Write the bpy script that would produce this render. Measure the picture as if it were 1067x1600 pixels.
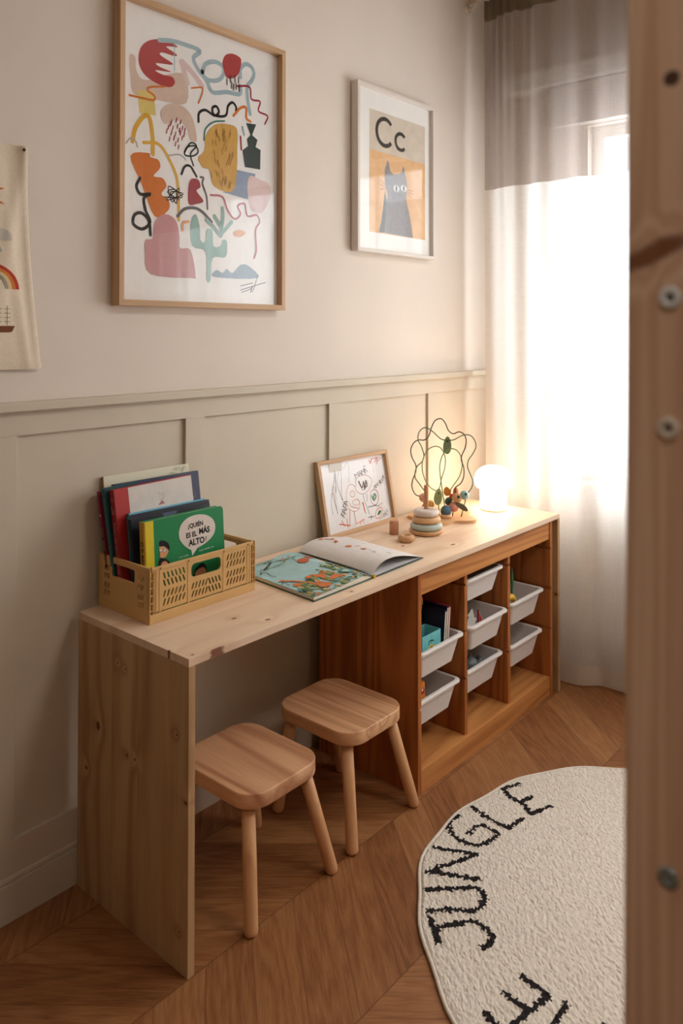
import bpy, bmesh, math, random
import numpy as np
from mathutils import Vector, Matrix
random.seed(7)
for o in list(bpy.data.objects): bpy.data.objects.remove(o)
scene = bpy.context.scene
COL = scene.collection
PI = math.pi
# ------------------------------------------------------------------ camera
cd = bpy.data.cameras.new('camera'); cam = bpy.data.objects.new('camera', cd); COL.objects.link(cam)
YAW, PITCH, ROLL = 0.8581, 0.0170, 0.0006
cam.location = (-1.0597, -1.8041, 1.3687)
F = Vector((math.sin(YAW)*math.cos(PITCH), math.cos(YAW)*math.cos(PITCH), math.sin(PITCH)))
R0 = Vector((math.cos(YAW), -math.sin(YAW), 0)); U0 = R0.cross(F)
R1 = R0*math.cos(ROLL)+U0*math.sin(ROLL); U1 = -R0*math.sin(ROLL)+U0*math.cos(ROLL)
cam.rotation_euler = Matrix((R1, U1, -F)).transposed().to_euler()
cd.sensor_fit = 'AUTO'; cd.sensor_width = 36; cd.lens = 36*1226.19/1600
cd.shift_x = 0.0; cd.shift_y = -(800-497.97)/1600
cd.clip_start = 0.02
cd.dof.use_dof = True; cd.dof.focus_distance = 2.2; cd.dof.aperture_fstop = 4.5
scene.camera = cam
# ------------------------------------------------------------------ light and exposure
w = bpy.data.worlds.new('world'); scene.world = w; w.use_nodes = True
bgn = w.node_tree.nodes['Background']; bgn.inputs[0].default_value = (0.86, 0.94, 1.0, 1); bgn.inputs[1].default_value = 2.2
def area(name, loc, rot, sx, sy, power, color, portal=False):
    l = bpy.data.lights.new(name, 'AREA'); l.shape = 'RECTANGLE'; l.size = sx; l.size_y = sy; l.energy = power; l.color = color
    o = bpy.data.objects.new(name, l); COL.objects.link(o); o.location = loc; o.rotation_euler = rot
    if portal: l.cycles.is_portal = True
    return o
# daylight outside the window, shining in
area('daylight', (2.21, -1.23, 1.52), (0, PI/2, 0), 1.40, 1.5, 40, (0.86, 0.93, 1.0))
# added soft fill from overhead, no known fixture
area('overhead_fill', (0.95, -2.35, 2.83), (0, 0, 0), 0.6, 0.6, 16, (1.0, 0.92, 0.86))
# added fill behind the viewer to brighten the bed post, no known lamp
area('rear_fill', (-1.3, -2.25, 2.55), (0, 0, 0), 0.4, 0.4, 4.5, (1.0, 0.91, 0.85))
scene.view_settings.view_transform = 'Standard'; scene.view_settings.look = 'None'
scene.view_settings.gamma = 1.0; scene.view_settings.use_curve_mapping = False
scene.view_settings.exposure = 0.34
# ------------------------------------------------------------------ helpers
def lin(c):
    return tuple((x/12.92 if x <= 0.04045 else ((x+0.055)/1.055)**2.4) for x in c)
def srgb(r, g, b): return lin((r/255, g/255, b/255))
class N:
    def __init__(s, mat): s.m = mat; s.t = mat.node_tree; s.n = s.t.nodes; s.l = s.t.links
    def new(s, typ, **kw):
        n = s.n.new(typ)
        for k, v in kw.items(): setattr(n, k, v)
        return n
    def math(s, op, a, b=None, c=None):
        n = s.new('ShaderNodeMath', operation=op)
        for i, v in enumerate((a, b, c)):
            if v is None: continue
            if isinstance(v, (int, float)): n.inputs[i].default_value = v
            else: s.l.new(v, n.inputs[i])
        return n.outputs[0]
    def vmath(s, op, a, b=None):
        n = s.new('ShaderNodeVectorMath', operation=op)
        for i, v in enumerate((a, b)):
            if v is None: continue
            if isinstance(v, (tuple, list)): n.inputs[i].default_value = v
            else: s.l.new(v, n.inputs[i])
        return n.outputs[0]
    def noise(s, vec, scale, detail=2, rough=0.5, dist=0):
        n = s.new('ShaderNodeTexNoise'); s.l.new(vec, n.inputs['Vector'])
        n.inputs['Scale'].default_value = scale; n.inputs['Detail'].default_value = detail
        n.inputs['Roughness'].default_value = rough; n.inputs['Distortion'].default_value = dist
        return n.outputs['Fac']
    def ramp(s, fac, stops):
        n = s.new('ShaderNodeValToRGB'); e = n.color_ramp.elements
        while len(e) < len(stops): e.new(0.5)
        for i, (p, c) in enumerate(stops):
            e[i].position = p; e[i].color = tuple(c)+(1,) if len(c) == 3 else c
        s.l.new(fac, n.inputs[0]); return n.outputs[0]
    def mix(s, fac, a, b, blend='MIX'):
        n = s.new('ShaderNodeMix', data_type='RGBA', blend_type=blend)
        for sock, v in ((n.inputs[0], fac), (n.inputs[6], a), (n.inputs[7], b)):
            if isinstance(v, (int, float)): sock.default_value = v
            elif isinstance(v, tuple): sock.default_value = v+(1,) if len(v) == 3 else v
            else: s.l.new(v, sock)
        return n.outputs[2]
    def bump(s, h, strength=0.1, dist=0.002):
        n = s.new('ShaderNodeBump'); n.inputs['Strength'].default_value = strength; n.inputs['Distance'].default_value = dist
        s.l.new(h, n.inputs['Height']); return n.outputs[0]
def new_mat(name):
    m = bpy.data.materials.new(name); m.use_nodes = True
    k = N(m); b = k.n['Principled BSDF']; return m, k, b
_cache = {}
def flat(name, col, rough=0.6, spec=0.3, noise_amt=0.04, nscale=30, bump=0.0, metallic=0):
    """plain painted / moulded surface with faint procedural mottling"""
    key = (name, col)
    if key in _cache: return _cache[key]
    m, k, b = new_mat(name)
    tc = k.new('ShaderNodeTexCoord').outputs['Object']
    n = k.noise(tc, nscale, 3)
    c = srgb(*col)
    lo = tuple(max(0, x*(1-noise_amt*2)) for x in c); hi = tuple(min(1, x*(1+noise_amt)) for x in c)
    k.l.new(k.ramp(n, [(0.3, lo), (0.7, hi)]), b.inputs['Base Color'])
    b.inputs['Roughness'].default_value = rough; b.inputs['Specular IOR Level'].default_value = spec
    b.inputs['Metallic'].default_value = metallic
    if bump: k.l.new(k.bump(n, bump), b.inputs['Normal'])
    _cache[key] = m; return m
def wood(name, light, dark, axis='x', rings=9.0, fine=1.0, knots=0.0, rough=0.55, ringamt=0.5, across=3.0, boards=0.0, board_axis=1, knotcol=(92, 52, 30), offs=0.0, lines=(), spots=(), plane=(0, 1)):
    m, k, b = new_mat(name)
    tc = k.new('ShaderNodeTexCoord').outputs['Object']
    rnd = k.new('ShaderNodeObjectInfo').outputs['Random']
    ax = 'xyz'.index(axis)
    off = k.math('MULTIPLY_ADD', rnd, 7.0, offs)
    comb = k.new('ShaderNodeCombineXYZ')
    for i in range(3): k.l.new(off, comb.inputs[i])
    base = k.vmath('ADD', tc, comb.outputs[0])
    if boards:
        sep = k.new('ShaderNodeSeparateXYZ'); k.l.new(tc, sep.inputs[0])
        bi = k.math('FLOOR', k.math('DIVIDE', sep.outputs[board_axis], boards))
        wn = k.new('ShaderNodeTexWhiteNoise', noise_dimensions='1D'); k.l.new(bi, wn.inputs['W'])
        sc = k.new('ShaderNodeVectorMath', operation='SCALE'); k.l.new(wn.outputs['Color'], sc.inputs[0]); sc.inputs['Scale'].default_value = 5.0
        base = k.vmath('ADD', base, sc.outputs[0])
        brd = wn.outputs['Value']
    if lines:
        sepl = k.new('ShaderNodeSeparateXYZ'); k.l.new(tc, sepl.inputs[0]); la = sepl.outputs[board_axis]
        bi = None; joint = None
        for q_ in lines:
            g_ = k.math('GREATER_THAN', la, q_); j_ = k.math('LESS_THAN', k.math('ABSOLUTE', k.math('SUBTRACT', la, q_)), 0.0007)
            bi = g_ if bi is None else k.math('ADD', bi, g_); joint = j_ if joint is None else k.math('MAXIMUM', joint, j_)
        wn = k.new('ShaderNodeTexWhiteNoise', noise_dimensions='1D'); k.l.new(k.math('ADD', bi, 0.37), wn.inputs['W'])
        sc = k.new('ShaderNodeVectorMath', operation='SCALE'); k.l.new(wn.outputs['Color'], sc.inputs[0]); sc.inputs['Scale'].default_value = 5.0
        base = k.vmath('ADD', base, sc.outputs[0]); brd = wn.outputs['Value']
    s = [across]*3; s[ax] = 0.32
    lo = k.vmath('MULTIPLY', base, tuple(s))
    n1 = k.noise(lo, 1.6, 1.5, 0.45)
    sp_d = None
    if spots:
        seps = k.new('ShaderNodeSeparateXYZ'); k.l.new(tc, seps.inputs[0]); A_, B_ = seps.outputs[plane[0]], seps.outputs[plane[1]]
        wob = k.math('MULTIPLY', k.math('SUBTRACT', k.noise(tc, 90, 2), 0.5), 0.8)
        for (sa, sb, ra, rb) in spots:
            d_ = k.math('SQRT', k.math('ADD', k.math('POWER', k.math('DIVIDE', k.math('SUBTRACT', A_, sa), ra), 2.0), k.math('POWER', k.math('DIVIDE', k.math('SUBTRACT', B_, sb), rb), 2.0)))
            sp_d = d_ if sp_d is None else k.math('MINIMUM', sp_d, d_)
        halo = k.math('DIVIDE', 1.0, k.math('ADD', 1.0, k.math('MULTIPLY', k.math('MULTIPLY', sp_d, sp_d), 0.10)))
        n1 = k.math('ADD', n1, k.math('MULTIPLY', halo, 0.11))
        sp_d = k.math('ADD', sp_d, wob)
    if knots:
        ks = [5.2]*3; ks[ax] = 2.0
        v = k.new('ShaderNodeTexVoronoi', voronoi_dimensions='3D'); v.inputs['Scale'].default_value = knots
        k.l.new(k.vmath('MULTIPLY', base, tuple(ks)), v.inputs['Vector'])
        d = v.outputs['Distance']
        kn = k.math('SUBTRACT', 1.0, k.math('SMOOTH_MIN', k.math('DIVIDE', d, 0.30), 1.0, 0.2))
        n1 = k.math('ADD', n1, k.math('MULTIPLY', kn, 0.20))
    ring = k.math('SINE', k.math('MULTIPLY', n1, rings*6.283))
    ring = k.math('MULTIPLY_ADD', ring, 0.5, 0.5)
    ring = k.math('POWER', ring, 2.2)
    fs = [1.0]*3; fs[ax] = 0.045
    nf = k.noise(k.vmath('MULTIPLY', base, tuple(fs)), 170*fine, 3, 0.6)
    ms = [1.0]*3; ms[ax] = 0.08
    nm = k.noise(k.vmath('MULTIPLY', base, tuple(ms)), 16, 2, 0.5)
    L, D = srgb(*light), srgb(*dark)
    f = k.math('ADD', k.math('MULTIPLY', ring, ringamt), k.math('MULTIPLY', k.math('SUBTRACT', nf, 0.35), 0.55))
    f = k.math('ADD', f, k.math('MULTIPLY', k.math('SUBTRACT', nm, 0.5), 0.8))
    if boards or lines: f = k.math('ADD', f, k.math('MULTIPLY', k.math('SUBTRACT', brd, 0.5), 0.35))
    col = k.ramp(f, [(0.0, L), (1.0, D)])
    if knots:
        sel = k.new('ShaderNodeSeparateColor'); k.l.new(v.outputs['Color'], sel.inputs[0])
        pick = k.math('GREATER_THAN', sel.outputs[0], 0.45)
        kd = k.math('MULTIPLY', k.math('SUBTRACT', 1.0, k.math('SMOOTH_MIN', k.math('DIVIDE', d, 0.085), 1.0, 0.15)), pick)
        col = k.mix(k.math('MINIMUM', k.math('MULTIPLY', kd, 1.6), 0.9), col, srgb(*knotcol))
    if boards:
        sep2 = k.math('FRACT', k.math('DIVIDE', sep.outputs[board_axis], boards))
        e = k.math('LESS_THAN', sep2, 0.012)
        col = k.mix(k.math('MULTIPLY', e, 0.55), col, srgb(96, 62, 38))
    if lines: col = k.mix(k.math('MULTIPLY', joint, 0.35), col, srgb(96, 62, 38))
    if spots:
        ks_ = k.math('MINIMUM', k.math('MAXIMUM', k.math('MULTIPLY', k.math('SUBTRACT', 1.15, sp_d), 2.2), 0.0), 0.9)
        col = k.mix(ks_, col, srgb(*knotcol))
    k.l.new(col, b.inputs['Base Color'])
    b.inputs['Roughness'].default_value = rough; b.inputs['Specular IOR Level'].default_value = 0.3
    k.l.new(k.bump(nf, 0.08, 0.001), b.inputs['Normal'])
    return m

class MB:
    """collects faces with material slots, in world (or local) coordinates"""
    def __init__(s): s.v = []; s.f = []; s.mi = []; s.mats = []; s.smooth = []
    def mat(s, m):
        if m not in s.mats: s.mats.append(m)
        return s.mats.index(m)
    def add(s, verts, faces, m, smooth=False):
        b = len(s.v); i = s.mat(m); s.v += [tuple(v) for v in verts]
        for f in faces: s.f.append(tuple(b+x for x in f)); s.mi.append(i); s.smooth.append(smooth)
        return s
    def bm(s, bm, m, smooth=False, M=None):
        bm.verts.index_update()
        vs = [(M @ v.co if M else v.co.copy()) for v in bm.verts]
        s.add(vs, [[v.index for v in f.verts] for f in bm.faces], m, smooth); bm.free(); return s
    def box(s, x0, x1, y0, y1, z0, z1, m, bev=0.0015, M=None, seg=2):
        bm = bmesh.new(); bmesh.ops.create_cube(bm, size=1)
        for v in bm.verts:
            v.co = Vector(((x0+x1)/2+v.co.x*(x1-x0), (y0+y1)/2+v.co.y*(y1-y0), (z0+z1)/2+v.co.z*(z1-z0)))
        if bev: bmesh.ops.bevel(bm, geom=bm.edges[:], offset=min(bev, abs(x1-x0)*.45, abs(y1-y0)*.45, abs(z1-z0)*.45), segments=seg, affect='EDGES', profile=0.6)
        return s.bm(bm, m, False, M)
    def lathe(s, cx, cy, prof, m, n=40, M=None):
        """prof: (radius, z) from bottom to top; closed caps when radius 0"""
        vs = []; fs = []
        for r, z in prof:
            for i in range(n):
                a = 2*PI*i/n; vs.append((cx+r*math.cos(a), cy+r*math.sin(a), z))
        for j in range(len(prof)-1):
            for i in range(n):
                a = j*n+i; b_ = j*n+(i+1) % n; fs.append((a, b_, b_+n, a+n))
        if prof[0][0] > 0: fs.append(tuple(range(n-1, -1, -1)))
        if prof[-1][0] > 0: fs.append(tuple((len(prof)-1)*n+i for i in range(n)))
        if M: vs = [M @ Vector(v) for v in vs]
        return s.add(vs, fs, m, True)
    def tube(s, pts, r, m, n=10, closed=False, caps=True):
        pts = [Vector(p) for p in pts]; rr = r if isinstance(r, (list, tuple)) else [r]*len(pts)
        vs = []; fs = []; up = None
        for i, p in enumerate(pts):
            if closed: t = pts[(i+1) % len(pts)]-pts[i-1]
            else: t = pts[min(i+1, len(pts)-1)]-pts[max(i-1, 0)]
            t.normalize()
            if up is None:
                up = Vector((0, 0, 1)) if abs(t.z) < .9 else Vector((1, 0, 0))
            a = (up-t*up.dot(t)).normalized(); b_ = t.cross(a); up = a
            for k in range(n):
                q = 2*PI*k/n; vs.append(p+(a*math.cos(q)+b_*math.sin(q))*rr[i])
        L = len(pts)
        for i in range(L if closed else L-1):
            for k in range(n):
                a0 = i*n+k; a1 = i*n+(k+1) % n; b0 = ((i+1) % L)*n+k; b1 = ((i+1) % L)*n+(k+1) % n
                fs.append((a0, a1, b1, b0))
        if caps and not closed: fs.append(tuple(range(n-1, -1, -1))); fs.append(tuple((L-1)*n+k for k in range(n)))
        return s.add(vs, fs, m, True)
    def ball(s, c, r, m, sc=(1, 1, 1), rot=None, n=24):
        bm = bmesh.new(); bmesh.ops.create_uvsphere(bm, u_segments=n, v_segments=n//2, radius=r)
        M = Matrix.Translation(c) @ (rot.to_matrix().to_4x4() if rot else Matrix()) @ Matrix.Diagonal((sc[0], sc[1], sc[2], 1))
        return s.bm(bm, m, True, M)
    def ribbon(s, pts, wd, m, f):
        """flat stroke in 2D mapped by f(u, v) -> 3D"""
        vs = []; fs = []
        P = [Vector(p) for p in pts]; L = len(P)
        for i, p in enumerate(P):
            t = P[min(i+1, L-1)]-P[max(i-1, 0)]
            if t.length < 1e-9: t = Vector((1, 0))
            t.normalize(); nrm = Vector((-t.y, t.x))*wd/2
            vs += [f(*(p+nrm)), f(*(p-nrm))]
        for i in range(L-1): fs.append((2*i, 2*i+1, 2*i+3, 2*i+2))
        for e, dirn in ((0, -1), (L-1, 1)):      # round ends
            t = (P[1]-P[0]) if e == 0 else (P[-1]-P[-2])
            t.normalize(); t *= dirn; nrm = Vector((-t.y, t.x)); b = len(vs); ring = []
            for k in range(7):
                a = PI*k/6; ring.append(f(*(P[e]+(nrm*math.cos(a)+t*math.sin(a))*wd/2)))
            vs += ring; fs.append(tuple(range(b, b+7)))
        return s.add(vs, fs, m)
    def poly(s, pts, m, f): return s.add([f(*p) for p in pts], [tuple(range(len(pts)))], m)
    def build(s, name, parent=None, auto=True):
        org = Vector((0, 0, 0))
        if parent is not None:
            r = parent
            while r.parent: r = r.parent
            if not r.get('_local'): org = r.location.copy()
        me = bpy.data.meshes.new(name)
        me.from_pydata([tuple(Vector(v)-org) for v in s.v], [], s.f)
        for m in s.mats: me.materials.append(m)
        me.polygons.foreach_set('material_index', s.mi); me.polygons.foreach_set('use_smooth', s.smooth)
        me.update()
        o = bpy.data.objects.new(name, me); COL.objects.link(o)
        if parent is not None: o.parent = parent
        return o
def rebase(o, loc):
    """put a one-mesh thing's origin at its base"""
    loc = Vector(loc)
    o.data.transform(Matrix.Translation(-loc)); o.location = loc; return o
def smooth(pts, k=6, closed=False):
    P = [Vector(p) for p in pts]; n = len(P); out = []
    rng = n if closed else n-1
    for i in range(rng):
        p0 = P[(i-1) % n] if (closed or i > 0) else P[0]*2-P[1]
        p1 = P[i]; p2 = P[(i+1) % n]; p3 = P[(i+2) % n] if (closed or i+2 < n) else P[-1]*2-P[-2]
        for j in range(k):
            t = j/k
            out.append(0.5*((2*p1)+(p2-p0)*t+(2*p0-5*p1+4*p2-p3)*t*t+(3*p1-p0-3*p2+p3)*t*t*t))
    if not closed: out.append(P[-1])
    return out
def tag(o, label, cat, group=None):
    o['label'] = label; o['category'] = cat
    if group: o['group'] = group
    return o
def thing(name, loc, label, cat, group=None, rotz=0, local=False):
    o = bpy.data.objects.new(name, None); COL.objects.link(o); o.empty_display_size = 0.05
    o.location = loc; o.rotation_euler = (0, 0, rotz)
    if local: o['_local'] = 1
    return tag(o, label, cat, group)
def struct(o): o['kind'] = 'structure'; return o
def holed(outer, holes, depth, bev=0.0):
    """extruded 2D plate with holes, as bmesh in XY, thickness along Z from 0 to depth"""
    cu = bpy.data.curves.new('tmp', 'CURVE'); cu.dimensions = '2D'; cu.fill_mode = 'BOTH'; cu.extrude = depth/2
    for pts in [outer]+holes:
        sp = cu.splines.new('POLY'); sp.points.add(len(pts)-1)
        for i, p in enumerate(pts): sp.points[i].co = (p[0], p[1], 0, 1)
        sp.use_cyclic_u = True
    o = bpy.data.objects.new('tmp', cu); COL.objects.link(o)
    dg = bpy.context.evaluated_depsgraph_get(); dg.update()
    me = bpy.data.meshes.new_from_object(o.evaluated_get(dg))
    bm = bmesh.new(); bm.from_mesh(me); bmesh.ops.translate(bm, verts=bm.verts[:], vec=(0, 0, depth/2))
    bmesh.ops.remove_doubles(bm, verts=bm.verts[:], dist=1e-6)
    bpy.data.objects.remove(o); bpy.data.curves.remove(cu); bpy.data.meshes.remove(me)
    return bm
def text_bm(body, size, align='CENTER', offset=0.0, spacing=1.0, shear=0.0):
    cu = bpy.data.curves.new('tmp', 'FONT'); cu.body = body; cu.size = size; cu.align_x = align; cu.align_y = 'CENTER'
    cu.offset = offset; cu.space_character = spacing; cu.shear = shear; cu.resolution_u = 4
    o = bpy.data.objects.new('tmp', cu); COL.objects.link(o)
    dg = bpy.context.evaluated_depsgraph_get(); dg.update()
    me = bpy.data.meshes.new_from_object(o.evaluated_get(dg))
    bm = bmesh.new(); bm.from_mesh(me)
    bpy.data.objects.remove(o); bpy.data.curves.remove(cu); bpy.data.meshes.remove(me)
    return bm
def put_text(mb, body, size, m, M, **kw): mb.bm(text_bm(body, size, **kw), m, False, M)
def basis(o, ex, ey):
    ex = Vector(ex); ey = Vector(ey); ez = ex.cross(ey)
    M = Matrix.Identity(4)
    for i in range(3): M[i][0] = ex[i]; M[i][1] = ey[i]; M[i][2] = ez[i]; M[i][3] = o[i]
    return M
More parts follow.
